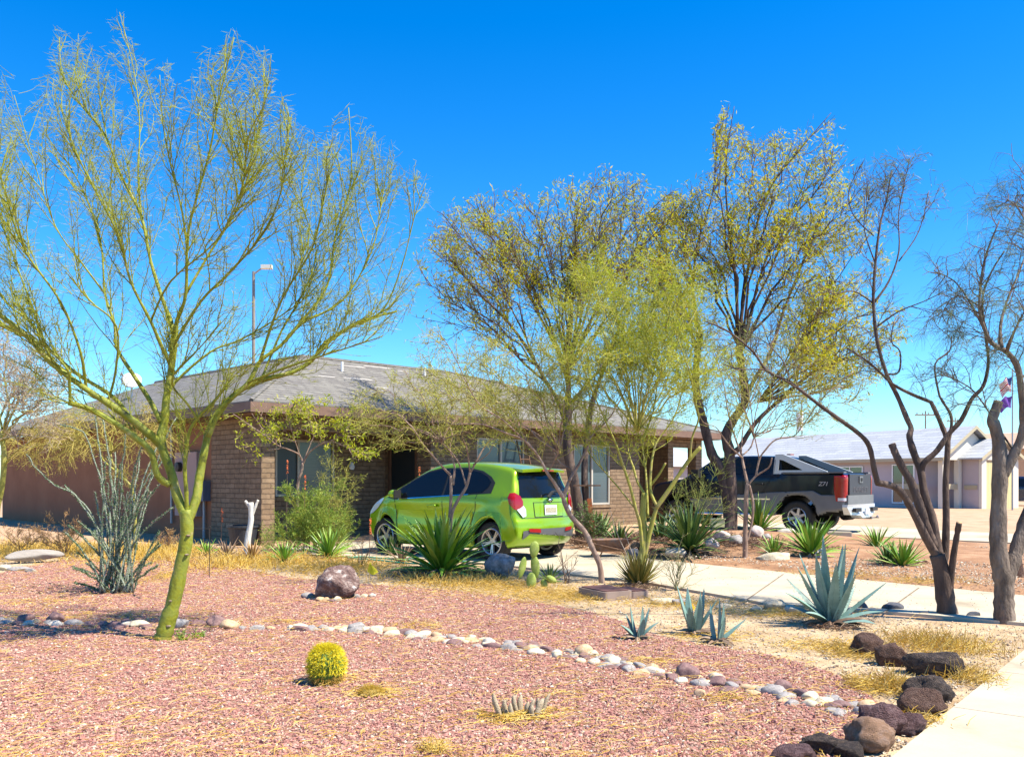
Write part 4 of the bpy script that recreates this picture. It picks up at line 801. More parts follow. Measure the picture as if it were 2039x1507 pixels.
T.limb([(621, 718), (680, 660), (759, 621), (800, 530), (824, 436), (848, 365)], .012, .003, .3, .1)
T.limb([(600, 640), (680, 600), (740, 500), (760, 400), (775, 310)], .010, .003, .2, .6)
T.limb([(494, 762), (560, 735), (620, 715), (700, 690), (760, 670)], .012, .004, .1, -.4)
T.limb([(372, 1030), (371, 980), (368, 926), (376, 864), (393, 833), (430, 795), (455, 760)], .020, .010, 0, -.15, n=8)
T.limb([(393, 833), (370, 800), (345, 770), (350, 740), (400, 690), (440, 640)], .012, .004, -.1, -.5)
T.limb([(370, 585), (420, 500), (470, 420), (500, 330), (525, 210), (540, 110)], .012, .003, .1, .5)
T.limb([(346, 687), (400, 600), (460, 540), (520, 470), (560, 380), (575, 250)], .014, .003, .1, -.8)
T.limb([(300, 640), (340, 560), (430, 480), (480, 380), (490, 280)], .010, .003, .1, -1.0)
T.limb([(520, 757), (560, 660), (600, 590), (630, 500), (600, 400), (610, 290)], .012, .003, .2, .9)
for (x, y, s) in ((340, 1196, .02), (371, 1104, .015), (334, 1246, .024), (374, 1066, .016)):
    T.tm.lathe([(.001, .012), (s * .6, .010), (s, -.004), (s * 1.05, -.02)], 9, Matrix.Translation(PP(x, y, T.Y0 - .052)) @ Matrix.Rotation(PI / 2, 4, 'X') @ Matrix.Scale(.55, 4, (0, 1, 0)), mi=1)
par = np.stack(T.l)
A = sprout(par, 620, (.3, 1.0), (18, 50), .34, .12, 7, .25, 1, T.rs); Bt = sprout(A, 4600, (.12, .42), (20, 60), .18, .14, 5, .1, 1, T.rs)
cr_ = [(-400, 900), (-400, 150), (0, 120), (60, 300), (112, 50), (180, 60), (238, 5), (300, 110), (380, 130), (460, 50), (530, 90), (580, 220), (640, 270), (692, 195), (745, 250), (860, 345), (850, 520), (820, 640), (760, 720), (640, 760), (500, 820), (330, 870), (180, 860), (0, 800)]
A = A[inside(A[:, -1], cr_)]; Bt = Bt[inside(Bt[:, -1], cr_)]
np_tubes(T.cm, A, taper(len(A), 7, .0052, .0022), 4); np_tubes(T.cm, Bt, taper(len(Bt), 5, .0026, .0013), 3)
leaves_on(T, Bt, 21000, (.03, .10), .0038, .85, .03, 1, horiz=True); leaves_on(T, A, 5000, (.03, .09), .0036, .85, .03, 2, horiz=True); SCAR = mat('bark_scar', [(.16, .10, .06), (.34, .28, .18)], 30, .9, .5)
C = sprout(A, 3000, (.05, .16), (60, 95), 0, .1, 3, .5, 1, T.rs, short=.2); np_tubes(T.cm, C, taper(len(C), 3, .0014, .0008), 3)
T.finish(SCAR)
def simple_tree(T, nA, LA, nB, LB, nL, lL, wL, crown=None, up=.15, rA=.006, rB=.003, clump=1, spread=.02, droop=.1, wig=.14, side=.8, angA=(25, 65), dB=0.0, KA=6, horiz=False, t0=.25):
    par = np.stack(T.l); A = sprout(par, nA, LA, angA, up, wig, KA, t0, 1, T.rs, droop=dB * .5); Bt = sprout(A, nB, LB, (25, 70), up * .6, wig, 5, .1, 1, T.rs, droop=dB)
    if crown: A = A[inside(A[:, -1], crown)]; Bt = Bt[inside(Bt[:, -1], crown)]
    np_tubes(T.cm, A, taper(len(A), KA, rA, rA * .4), 4); np_tubes(T.cm, Bt, taper(len(Bt), 5, rB, rB * .5), 3)
    if nL: leaves_on(T, Bt, nL, lL, wL, side, droop, 3, clump, spread, horiz)
    return T
# 2 pinkish olive tree behind at the far left
T = Tree('mesquite_tree', 'pinkish olive mesquite at the left edge with bare low trunk', 13.2, WY, WP, LFPK, 2)
T.limb([(-20, 1100), (-5, 1010), (5, 960), (8, 900), (0, 860)], .05, .035, n=8, par=False)
T.limb([(8, 930), (25, 905), (60, 880), (110, 850)], .014, .006, 0, -.4)
T.fan((2, 880), 0, [(60, 720, .5), (120, 690, -.3), (150, 760, .3), (20, 660, .6), (-60, 640, -.6), (90, 800, -.8), (-120, 700, .3), (140, 830, .2), (40, 780, -.5), (-60, 800, .3)], .02, .005)
simple_tree(T, 150, (.4, 1.0), 1100, (.15, .5), 8500, (.04, .10), .008, [(-600, 950), (-300, 600), (0, 625), (70, 640), (130, 690), (160, 780), (150, 880), (60, 920)], .1); T.finish()
# low weeping yellow palo verde in front of the stucco wall
T = Tree('palo_verde_tree', 'low weeping yellow palo verde in front of the brown stucco wall', 15.2, WY, mat('yellow_twig', [(.36, .30, .05), (.46, .36, .10)], 3, .7), mat('yellow_leaf', [(.30, .27, .03), (.42, .34, .06), (.36, .26, .05)], rough=.6, island=True, transl=.3), 3)
T.limb([(270, 1095), (268, 1010), (262, 972), (240, 945), (222, 915), (218, 870)], .035, .02, n=8)
T.limb([(240, 945), (205, 915), (190, 880), (150, 850), (110, 850)], .018, .008, 0, -.4)
T.fan((222, 900), 0, [(60, 860, -.4), (120, 830, .3), (180, 820, -.5), (240, 820, .2), (300, 835, -.3), (330, 870, .4), (30, 880, .4), (150, 870, -.8), (90, 850, .6)], .012, .004, bend=.25)
simple_tree(T, 150, (.4, 1.0), 1300, (.15, .5), 3500, (.05, .12), .007, [(-20, 930), (0, 850), (60, 815), (200, 790), (350, 810), (380, 900), (300, 960), (120, 960)], -.1, dB=.14, rA=.006, rB=.0035); T.finish()
# 3 small mesquite before the front window
T = Tree('mesquite_tree', 'small bare stemmed mesquite with yellow leaves before the front window', 16.6, WBR, WBR, LFY, 4)
T.limb([(596, 1085), (594, 1020), (593, 965), (600, 940), (603, 921)], .03, .026, n=7, par=False)
T.limb([(603, 925), (597, 906), (575, 895), (552, 886), (525, 865), (495, 845), (462, 822)], .018, .006, 0, .3)
T.limb([(603, 925), (614, 903), (635, 886), (662, 876), (690, 855), (705, 830), (720, 815)], .02, .006, 0, -.2)
T.limb([(604, 918), (620, 880), (632, 850), (622, 820), (640, 795)], .012, .005, 0, .4)
T.limb([(662, 878), (690, 890), (715, 900), (742, 917)], .008, .004, -.1, -.3)
T.limb([(552, 886), (535, 850), (500, 800)], .009, .004, .1, -.5)
T.limb([(525, 865), (510, 895), (525, 912)], .007, .004, .2, .3)
T.limb([(600, 915), (585, 870), (575, 830), (590, 800)], .011, .004, 0, -.5)
simple_tree(T, 75, (.25, .7), 330, (.1, .4), 1100, (.05, .12), .022, [(440, 940), (440, 830), (500, 790), (600, 785), (740, 800), (755, 910), (700, 930), (640, 880), (560, 870), (500, 930)], .0, rA=.007, rB=.0035, clump=2, spread=.03, droop=.15, dB=.05); T.finish()
# 4 pale thin tree in front of the green car
T = Tree('palo_verde_tree', 'thin two stemmed palo verde standing in front of the green car', 12.6, WBR, WY, LFP, 5)
T.limb([(888, 1125), (892, 1070), (896, 1025), (898, 989), (898, 945)], .028, .022, n=7, par=False)
T.limb([(896, 1060), (900, 1022), (911, 997), (928, 970), (936, 940)], .026, .02, n=7, par=False)
T.limb([(898, 947), (878, 926), (856, 901), (840, 882), (820, 850), (780, 815)], .018, .006, 0, -.3)
T.limb([(902, 965), (905, 929), (896, 893), (900, 860), (880, 820)], .017, .006, 0, .4)
T.limb([(928, 965), (914, 923), (892, 893), (865, 868), (850, 835)], .014, .005, 0, .2)
T.limb([(936, 942), (930, 896), (920, 865), (925, 820)], .013, .005, 0, -.3)
T.limb([(936, 942), (961, 896), (977, 876), (1010, 850), (1030, 820)], .015, .005, 0, .3)
T.limb([(942, 925), (975, 900), (985, 870)], .009, .004, 0, -.2)
T.fan((880, 880), 0, [(720, 840, -.3), (740, 770, .4), (800, 740, -.4), (860, 750, .5), (920, 760, -.3), (980, 790, .4), (760, 880, .3), (1000, 840, -.5), (830, 790, .8), (700, 800, .2)], .009, .004)
simple_tree(T, 170, (.3, .8), 1100, (.12, .42), 4200, (.03, .09), .008, [(680, 920), (670, 790), (760, 730), (900, 730), (1010, 760), (1060, 850), (1000, 900), (900, 905), (780, 900)], .02, rA=.005, rB=.0028, dB=.05, wig=.2); T.finish()
# 5 leaning grey brown tree rooted by the utility boxes
T = Tree('palo_verde_tree', 'leaning forked tree rooted beside the brown valve boxes', GP(1197, 1161).y, WBR, WY, LFP, 6)
T.limb([(1199, 1168), (1194, 1124), (1178, 1088), (1164, 1058), (1139, 1030), (1126, 1006), (1120, 984)], .040, .028, n=10, par=False)
T.limb([(1122, 992), (1104, 962), (1090, 942), (1071, 907), (1043, 876), (1010, 863), (960, 845), (900, 845)], .026, .007, 0, -.4, n=8)
T.limb([(1122, 990), (1134, 956), (1150, 929), (1167, 896), (1178, 868), (1215, 830), (1250, 770)], .026, .007, 0, .3, n=8)
T.limb([(1134, 958), (1138, 938), (1110, 915), (1095, 870), (1085, 820), (1060, 760)], .016, .005, 0, .5)
T.limb([(1090, 942), (1105, 915), (1112, 890), (1090, 850)], .010, .005, 0, -.4)
T.limb([(1043, 876), (1000, 835), (950, 800), (900, 700), (870, 660)], .012, .004, -.2, -.8)
T.limb([(1071, 907), (1030, 850), (990, 800), (970, 740)], .012, .004, -.1, .4)
T.fan((1110, 900), 0, [(950, 720, .5), (1010, 700, -.5), (1080, 690, .6), (1150, 700, -.5), (1210, 720, .4), (880, 780, -.3), (850, 740, .4), (1000, 770, .9)], .010, .004)
simple_tree(T, 230, (.3, .95), 1600, (.12, .45), 7000, (.03, .09), .007, [(800, 900), (760, 760), (820, 640), (930, 640), (1050, 640), (1200, 660), (1290, 740), (1240, 880), (1130, 900), (950, 890)], .08, rA=.005, rB=.0026, dB=.03, wig=.18); T.finish()
# 6 mesquite against the house
T = Tree('mesquite_tree', 'dark trunked mesquite with round feathery crown growing close to the house windows', 19.0, WD, WDT, LFO, 7)
T.limb([(1158, 1078), (1152, 1014), (1142, 956), (1131, 901), (1130, 850), (1131, 805)], .13, .09, n=10, par=False)
T.limb([(1172, 1078), (1170, 1025), (1164, 956), (1166, 901), (1172, 850), (1180, 800), (1200, 740), (1230, 660)], .10, .035, 0, .6, n=10)
T.limb([(1130, 860), (1112, 800), (1088, 761), (1051, 696), (1010, 640), (950, 580), (900, 520)], .055, .014, 0, -.6, n=8)
T.limb([(1131, 815), (1132, 752), (1128, 690), (1140, 600), (1150, 500)], .07, .016, 0, .3, n=8)
T.limb([(1132, 770), (1110, 700), (1070, 620), (1030, 520), (1000, 440)], .04, .01, .1, .8)
T.limb([(1088, 761), (1040, 720), (986, 660), (930, 620), (870, 590)], .03, .008, -.2, .4)
T.limb([(1140, 800), (1190, 740), (1260, 680), (1300, 600), (1330, 520)], .035, .01, 0, .9)
T.fan((1132, 740), .1, [(1060, 420, .5), (1110, 400, -.9), (1170, 380, .8), (1230, 370, -.7), (1210, 470, 1.5), (1090, 480, -1.6), (960, 450, -.9), (930, 400, .4), (900, 450, 1.2), (1290, 400, .8), (1320, 450, -1.2), (1280, 520, -1.7), (1180, 560, -1.8), (1340, 430, .5), (1390, 500, -.6), (1370, 400, 1.0), (1240, 420, 1.6), (1150, 440, -.4), (1020, 400, .9), (1330, 560, .3), (1260, 600, 1.2)], .026, .006)
T.fan((1070, 730), -.1, [(850, 480, .6), (830, 560, -.6), (890, 640, .9), (960, 520, -1.4), (870, 420, -1), (980, 690, -1.2)], .022, .006)
simple_tree(T, 520, (.6, 1.5), 3600, (.25, .7), 9500, (.06, .17), .021, [(800, 700), (820, 500), (860, 420), (960, 370), (1060, 370), (1190, 325), (1300, 345), (1400, 390), (1430, 600), (1340, 740), (1200, 800), (1080, 780), (950, 740)], .22, rA=.010, rB=.005, clump=2, spread=.05, droop=.25, wig=.12, t0=.3); T.finish()
# 7 yellow green multi stem palo verde in the middle
T = Tree('palo_verde_tree', 'many stemmed yellow green palo verde rising from the olive aloe clump in the middle', GP(1280, 1158).y, WY, mat('pale_green_twig', [(.30, .31, .03), (.42, .40, .07)], 3, .7), LFY, 8)
T.limb([(1276, 1160), (1280, 1109), (1283, 1059), (1280, 1017), (1283, 981)], .05, .035, n=9, par=False)
T.limb([(1281, 1120), (1275, 1047), (1266, 1014), (1255, 970), (1238, 919), (1227, 886), (1210, 847), (1180, 780), (1150, 700)], .028, .007, 0, -.4, n=8)
T.limb([(1283, 1110), (1296, 1050), (1308, 1008)], .035, .026, 0, -.1, n=8, par=False)
T.limb([(1306, 1012), (1330, 978), (1352, 945), (1375, 912), (1395, 890)], .028, .024, -.1, -.2, n=8, par=False, cut=True)
T.limb([(1374, 914), (1378, 872), (1391, 833), (1383, 794), (1370, 730), (1340, 650), (1330, 590)], .016, .005, -.2, -.5)
T.limb([(1284, 985), (1269, 958), (1261, 930), (1252, 903), (1248, 850), (1255, 790), (1240, 700), (1220, 620)], .020, .005, 0, .5)
T.limb([(1308, 1008), (1295, 975), (1297, 925), (1302, 897), (1311, 875), (1339, 836), (1355, 794), (1370, 720), (1400, 650)], .022, .005, -.1, .3)
T.limb([(1296, 965), (1312, 945), (1325, 922)], .016, .013, 0, -.1, par=False, cut=True)
T.limb([(1290, 1030), (1288, 975), (1285, 930), (1280, 880), (1300, 820), (1310, 740), (1300, 660)], .018, .005, 0, .7)
T.limb([(1250, 903), (1225, 890), (1195, 885), (1160, 865), (1120, 830), (1080, 800)], .012, .004, .1, -.2)
T.limb([(1266, 1014), (1235, 975), (1205, 940), (1175, 905), (1150, 860), (1100, 800)], .012, .005, -.1, .4)
T.fan((1270, 860), 0, [(1060, 690, .4), (1080, 610, -.4), (1480, 690, .3), (1420, 580, .4), (1120, 640, .6), (1180, 580, -.6), (1150, 540, .9), (1300, 480, .5), (1380, 540, -1.0), (1250, 560, .5), (1310, 560, -.8), (1370, 600, .7), (1430, 660, .3), (1440, 730, -.4), (1100, 720, -.6), (1210, 520, 1.0), (1200, 660, -1.2), (1350, 690, -1.2)], .012, .004)
simple_tree(T, 560, (.3, 1.05), 4400, (.12, .45), 24000, (.03, .10), .008, [(1020, 860), (1030, 700), (1080, 550), (1220, 460), (1360, 460), (1470, 580), (1520, 720), (1420, 800), (1380, 850), (1300, 900), (1150, 880)], .10, rA=.005, rB=.0026, dB=.03, wig=.16); T.finish(CUT)
# 8 big dark mesquite in front of the truck
T = Tree('mesquite_tree', 'tall dark trunked mesquite with spreading yellow green crown in front of the pickup', 19.4, WD, WDT, LFO, 9, zb=.2)
T.limb([(1448, 1062), (1452, 1031), (1446, 975), (1433, 930), (1417, 903), (1403, 850), (1389, 794), (1385, 740), (1395, 660)], .15, .07, 0, .5, n=10)
T.limb([(1455, 1062), (1455, 1000), (1453, 930), (1452, 900), (1446, 864), (1464, 830), (1484, 797), (1478, 740), (1470, 690)], .15, .08, .1, .2, n=10)
T.limb([(1453, 905), (1472, 891), (1506, 840), (1560, 790), (1620, 740), (1680, 715), (1740, 700)], .07, .014, .1, -.5, n=8)
T.limb([(1480, 800), (1500, 760), (1535, 700), (1560, 620), (1600, 520), (1640, 420)], .06, .014, .2, .9, n=8)
T.limb([(1470, 700), (1480, 600), (1500, 480), (1530, 380), (1600, 290), (1655, 225)], .05, .006, .2, .5)
T.limb([(1470, 690), (1465, 560), (1450, 440), (1445, 330), (1462, 212)], .045, .006, .2, -.3)
T.limb([(1395, 670), (1380, 580), (1390, 480), (1420, 380), (1430, 240)], .04, .006, .5, .8)
T.fan((1475, 700), .2, [(1380, 420, .9), (1350, 500, -.9), (1330, 420, .3), (1420, 350, -1.2), (1500, 300, .9), (1560, 330, -1.1), (1610, 350, .7), (1680, 310, .2), (1700, 400, -.8), (1660, 470, 1.3), (1620, 560, -1.6), (1560, 470, -1.8)], .035, .007)
T.fan((1510, 800), .1, [(1700, 560, .8), (1760, 610, -.5), (1770, 680, .4), (1720, 500, -.6), (1640, 620, -1.4), (1690, 650, 1.6), (1600, 690, -1.8), (1790, 640, .9), (1750, 740, -.6), (1690, 770, .6), (1640, 730, -1.0), (1730, 560, 1.5)], .024, .006, bend=.5)
T.fan((1395, 720), .3, [(1310, 560, -.6), (1320, 640, .8), (1350, 600, -1.3), (1290, 480, .8), (1280, 430, -.3), (1340, 400, .9), (1300, 600, 1.4)], .022, .006)
simple_tree(T, 580, (.6, 1.6), 4400, (.25, .75), 13500, (.06, .18), .022, [(1250, 740), (1250, 480), (1300, 400), (1420, 330), (1425, 200), (1465, 200), (1480, 270), (1600, 240), (1660, 215), (1700, 300), (1740, 400), (1800, 560), (1820, 700), (1740, 790), (1560, 800), (1440, 800), (1350, 790)], .14, rA=.010, rB=.005, clump=2, spread=.05, droop=.25, wig=.13, t0=.3); T.finish()
# 9 slender tree on the dirt island
T = Tree('palo_verde_tree', 'slender brown stemmed tree on the dirt island before the pickup door', GP(1485, 1114, .05).y, WBR, WY, LFP, 10)
T.limb([(1484, 1118), (1484, 1072), (1485, 1031), (1486, 989), (1489, 962)], .045, .032, n=9, par=False)
T.limb([(1486, 1080), (1497, 1040), (1499, 1000), (1492, 965)], .022, .018, 0, -.1, n=7, par=False)
T.limb([(1489, 966), (1481, 930), (1476, 903), (1464, 872), (1450, 822), (1440, 760), (1420, 690)], .026, .006, 0, .3, n=8)
T.limb([(1479, 912), (1455, 890), (1439, 869), (1425, 850), (1400, 840), (1380, 800)], .014, .005, 0, -.3)
T.limb([(1480, 905), (1495, 890), (1506, 864), (1534, 858), (1555, 825), (1600, 790), (1680, 770)], .014, .005, 0, .4)
T.limb([(1490, 965), (1506, 947), (1531, 930), (1537, 911)], .018, .010, 0, -.2, par=False)
T.limb([(1505, 948), (1512, 915), (1523, 897), (1545, 875), (1580, 868), (1600, 845), (1640, 790), (1700, 740)], .018, .005, 0, -.2)
T.limb([(1476, 900), (1480, 850), (1495, 800), (1520, 740), (1540, 680)], .012, .005, 0, .5)
T.limb([(1512, 915), (1500, 860), (1480, 810), (1462, 750)], .010, .004, 0, -.5)
T.fan((1500, 870), 0, [(1410, 690, .3), (1470, 670, -.5), (1540, 660, .4), (1600, 700, -.5), (1650, 740, .3), (1700, 800, -.3), (1660, 830, .3)], .010, .004)
simple_tree(T, 170, (.3, .95), 1000, (.15, .5), 2600, (.03, .09), .008, [(1370, 840), (1380, 660), (1500, 620), (1640, 680), (1760, 760), (1740, 850), (1620, 870), (1540, 860), (1440, 860)], .06, rA=.006, rB=.003, dB=.03, wig=.18); T.finish()
# 10 dark multi stem tree at the right
T = Tree('acacia_tree', 'dark multi stemmed pruned tree beside the driveway with one arching limb', GP(1887, 1226).y, WD, WDT, LFN, 11)
T.limb([(1888, 1230), (1882, 1190), (1876, 1142), (1866, 1104)], .105, .07, n=12, par=False)
T.limb([(1880, 1165), (1878, 1130), (1882, 1099), (1884, 1030), (1883, 961), (1887, 889), (1884, 870), (1870, 835), (1856, 805), (1850, 799), (1818, 786), (1778, 765), (1747, 736), (1720, 714), (1686, 693)], .042, .008, 0, .3, n=9)
T.limb([(1868, 1112), (1844, 1070), (1822, 1026), (1797, 983), (1775, 967), (1746, 961)], .042, .030, 0, -.2, n=9, par=False)
T.limb([(1748, 962), (1741, 936), (1731, 889), (1710, 863), (1670, 834), (1626, 802), (1574, 762), (1527, 738), (1500, 701), (1450, 660), (1405, 640)], .030, .006, -.2, -.6, n=8)
T.limb([(1527, 738), (1510, 735), (1470, 735), (1440, 725)], .008, .004, -.5, -.6)
T.limb([(1574, 762), (1560, 720), (1535, 690), (1520, 650)], .008, .003, -.5, -.2)
T.limb([(1862, 1090), (1845, 1050), (1833, 1012), (1815, 961), (1800, 936), (1784, 905), (1776, 884)], .046, .034, 0, .1, n=9, par=False, cut=True)
T.limb([(1870, 1110), (1858, 1041), (1841, 983), (1833, 936), (1820, 903), (1811, 871), (1814, 853), (1806, 834), (1786, 787), (1765, 744), (1747, 680), (1739, 604), (1743, 525), (1752, 450), (1765, 400), (1775, 340)], .048, .006, 0, .5, n=9)
T.limb([(1834, 940), (1840, 921), (1865, 898), (1888, 865), (1914, 836), (1935, 794), (1958, 768), (1968, 720), (1962, 664), (1956, 595), (1975, 540), (2000, 500)], .034, .006, .1, -.2, n=9)
T.limb([(1887, 889), (1895, 834), (1877, 799), (1869, 781), (1862, 725), (1890, 700), (1895, 670)], .018, .005, .1, .3)
T.limb([(1768, 745), (1790, 740), (1792, 700), (1775, 680), (1780, 640)], .012, .004, .3, .5)
T.limb([(1739, 604), (1700, 580), (1660, 585), (1620, 570)], .010, .003, .4, .1)
T.limb([(1739, 604), (1770, 560), (1790, 500), (1790, 420), (1812, 316)], .014, .003, .4, .6)
T.limb([(1747, 650), (1790, 620), (1840, 600), (1880, 580)], .010, .003, .4, .2)
T.limb([(1743, 525), (1720, 450), (1735, 380)], .008, .003, .5, .3)
T.limb([(1790, 520), (1830, 460), (1850, 380)], .008, .003, .5, .9)
T.limb([(1740, 470), (1700, 430), (1690, 380), (1720, 320)], .006, .003, .5, .0)
T.limb([(1887, 1210), (1893, 1160), (1898, 1110), (1906, 1062), (1910, 1040)], .034, .028, 0, -.15, n=8, par=False, cut=True)
simple_tree(T, 150, (.2, .6), 900, (.1, .35), 2200, (.04, .10), .006, [(1380, 800), (1380, 620), (1560, 560), (1680, 540), (1690, 320), (1740, 300), (1860, 290), (1900, 380), (1920, 560), (2030, 500), (2039, 640), (1960, 780), (1900, 740), (1800, 760), (1650, 740)], .1, rA=.004, rB=.002, wig=.22, t0=.5, droop=.2, dB=.05)
T.finish(CUT)
# 11 thick tree at the right edge
T = Tree('acacia_tree', 'thick rough barked pruned tree at the right edge with drooping needle twigs', GP(2000, 1240).y, WGREY, WDT, LFN, 12)
T.limb([(2001, 1245), (1999, 1200), (1999, 1160), (1989, 1106), (1988, 1034), (1991, 943), (1989, 885), (1978, 838)], .098, .054, n=14, par=False)
T.limb([(1979, 848), (1976, 835), (1984, 812), (1988, 800)], .05, .042, 0, 0, n=12, par=False, cut=True)
T.limb([(1999, 1170), (2014, 1124), (2030, 1080), (2045, 1034), (2075, 960)], .075, .06, 0, .1, n=12, par=False)
T.limb([(1996, 945), (2008, 925), (2021, 900), (2036, 865), (2038, 820), (2033, 770), (2025, 728), (2005, 701), (1977, 685), (1962, 660), (1950, 610), (1960, 520), (1990, 440)], .055, .006, 0, -.3, n=10)
T.limb([(1994, 690), (1992, 650), (2005, 600), (2030, 540), (2060, 460)], .018, .006, -.2, .3)
T.limb([(1962, 660), (1930, 600), (1900, 560), (1860, 540)], .012, .003, -.2, .4)
T.limb([(2005, 700), (2020, 660), (2045, 610)], .016, .005, -.2, -.6)
T.limb([(2021, 900), (2000, 870), (1985, 845), (1940, 780), (1900, 755), (1870, 745)], .012, .004, 0, .3)
T.limb([(1950, 610), (1915, 590), (1890, 600), (1870, 640)], .008, .003, -.2, .1)
T.limb([(2045, 610), (2060, 500), (2030, 420), (1995, 390)], .012, .003, -.4, .1)
T.limb([(2060, 460), (2040, 430), (2050, 340)], .01, .003, .3, .5)
T.limb([(2036, 830), (2070, 800), (2100, 700)], .02, .008, 0, -.3)
par = np.stack(T.l); A = sprout(par, 150, (.2, .7), (25, 80), .05, .2, 6, .3, 1, T.rs, droop=.05); Bt = sprout(A, 500, (.1, .35), (30, 80), 0, .18, 5, .1, 1, T.rs, droop=.1)
np_tubes(T.cm, A, taper(len(A), 6, .005, .002), 4); np_tubes(T.cm, Bt, taper(len(Bt), 5, .0025, .0014), 3)
Cn = sprout(np.concatenate([Bt]), 4200, (.08, .28), (20, 80), -.15, .06, 4, .3, 1, T.rs, droop=.22, short=.2); np_tubes(T.fm, Cn, taper(len(Cn), 4, .0012, .0007), 3)
T.finish(CUT)
# shrubs along the wall behind, seen between trunks
T = Tree('palo_verde_tree', 'young palo verde with needle foliage behind the right trees', 11.5, WDT, WDT, LFN, 14)
T.limb([(1935, 1150), (1932, 1000), (1928, 880), (1930, 760), (1925, 640)], .022, .008, par=True) if False else None
# ------------------------------------------------------------------ rocks
def rockmesh(name, m, seed, planes=9, rough=.10, sub=3, flat=.75, pits=0.0, mid=1.3, smooth=True):
    bm = bmesh.new(); bmesh.ops.create_icosphere(bm, subdivisions=sub, radius=1); r = random.Random(seed); pl = []
    for _ in range(planes):
        n = Vector((r.gauss(0, 1), r.gauss(0, 1), r.gauss(0, .8))).normalized(); pl.append((n, r.uniform(.55, .9)))
    for v in bm.verts:
        p = v.co.copy()
        for n, d in pl:
            q = p.dot(n)
            if q > d: p -= n * (q - d) * .92
        o = Vector((seed * 3.1, seed * 1.7, 0)); p *= 1 + rough * noise.fractal(p * mid + o, .9, 2.0, 4)
        if pits: p *= 1 - pits * max(0, noise.noise(p * 7 + o)) - pits * .5 * max(0, noise.noise(p * 15 + o))
        p.z *= flat; v.co = p
    me = bpy.data.meshes.new(name); bm.to_mesh(me); bm.free(); me.materials.append(m)
    if smooth: me.polygons.foreach_set('use_smooth', np.ones(len(me.polygons), bool))
    return me
def rock(name, me, p, s, rz, label, group=None, sz=None, cat='rock', tilt=0):
    o = link(name, me); o.location = p; o.scale = (s[0], s[1], s[2]) if isinstance(s, tuple) else (s, s, s); o.rotation_euler = (tilt, 0, rz); return tag(o, label, cat, group)
RM = {'white': mat('white_river_stone', [(.40, .34, .26), (.54, .47, .38), (.66, .60, .50)], 5, .7, .25, 25),
      'cream': mat('cream_river_stone', [(.48, .36, .22), (.60, .50, .34), (.66, .56, .42)], 5, .7, .25, 25),
      'grey': mat('grey_river_stone', [(.17, .155, .145), (.30, .27, .25), (.42, .38, .34)], 5, .7, .25, 25),
      'maroon': mat('maroon_river_stone', [(.12, .06, .06), (.20, .11, .10), (.28, .18, .15)], 5, .7, .25, 25),
      'tan': mat('tan_river_stone', [(.40, .24, .12), (.54, .36, .20), (.50, .38, .28)], 5, .7, .25, 25)}
RMESH = {k: [rockmesh('river_rock', m, 10 * i + j, 5, .10, 3, .62) for j in range(4)] for i, (k, m) in enumerate(RM.items())}
RLAB = {'white': 'smooth white river rock in the winding border line across the red gravel', 'cream': 'cream coloured river rock in the winding border line across the red gravel',
        'grey': 'grey rounded river rock in the winding border line across the red gravel', 'maroon': 'dark maroon river rock in the winding border line across the red gravel',
        'tan': 'tan orange river rock in the winding border line across the red gravel'}
def rlabel(kind, q, rad, row):
    px = q.x / q.y * F + CX
    seg = next(t for lim, t in ((150, 'at its far left end'), (300, 'just left of the palo verde trunk'), (470, 'just right of the palo verde trunk'), (600, 'left of the barrel cactus'), (700, 'straight behind the barrel cactus'), (800, 'right of the barrel cactus'), (900, 'behind the small cactus mound'),
        (1000, 'left of the stub cactus'), (1090, 'straight behind the stub cactus'), (1180, 'right of the stub cactus'), (1260, 'in front of the smallest agave'), (1340, 'between the smallest and middle agave'), (1420, 'in front of the flagged agave'), (1500, 'right of the narrow agave'), (1600, 'in front of the big agave'), (1680, 'shortly before the lava rocks'), (9999, 'touching the purple lava rock')) if px < lim)
    col = {'white': 'whitish', 'cream': 'cream', 'grey': 'grey', 'maroon': 'dark maroon', 'tan': 'tan orange'}[kind]
    side = 'back row' if row > .45 else ('front row' if row < -.45 else 'middle row')
    return ('small ' if rad < .046 else 'larger ' if rad > .058 else '') + col + ' border rock, ' + side + ', ' + seg
line = [(-60, 1238), (60, 1242), (180, 1247), (260, 1250), (360, 1246), (430, 1248), (520, 1253), (620, 1254), (700, 1256), (770, 1260), (850, 1270), (930, 1280), (1000, 1285), (1080, 1298), (1150, 1308), (1230, 1325), (1300, 1340), (1370, 1352), (1450, 1370), (1520, 1380), (1600, 1396), (1670, 1408), (1740, 1424)]
L3 = [GP(x, y) for x, y in line]; r = random.Random(8); cum = [0]
for a, b in zip(L3, L3[1:]): cum.append(cum[-1] + (b - a).length)
placed = []; s_ = 0.0
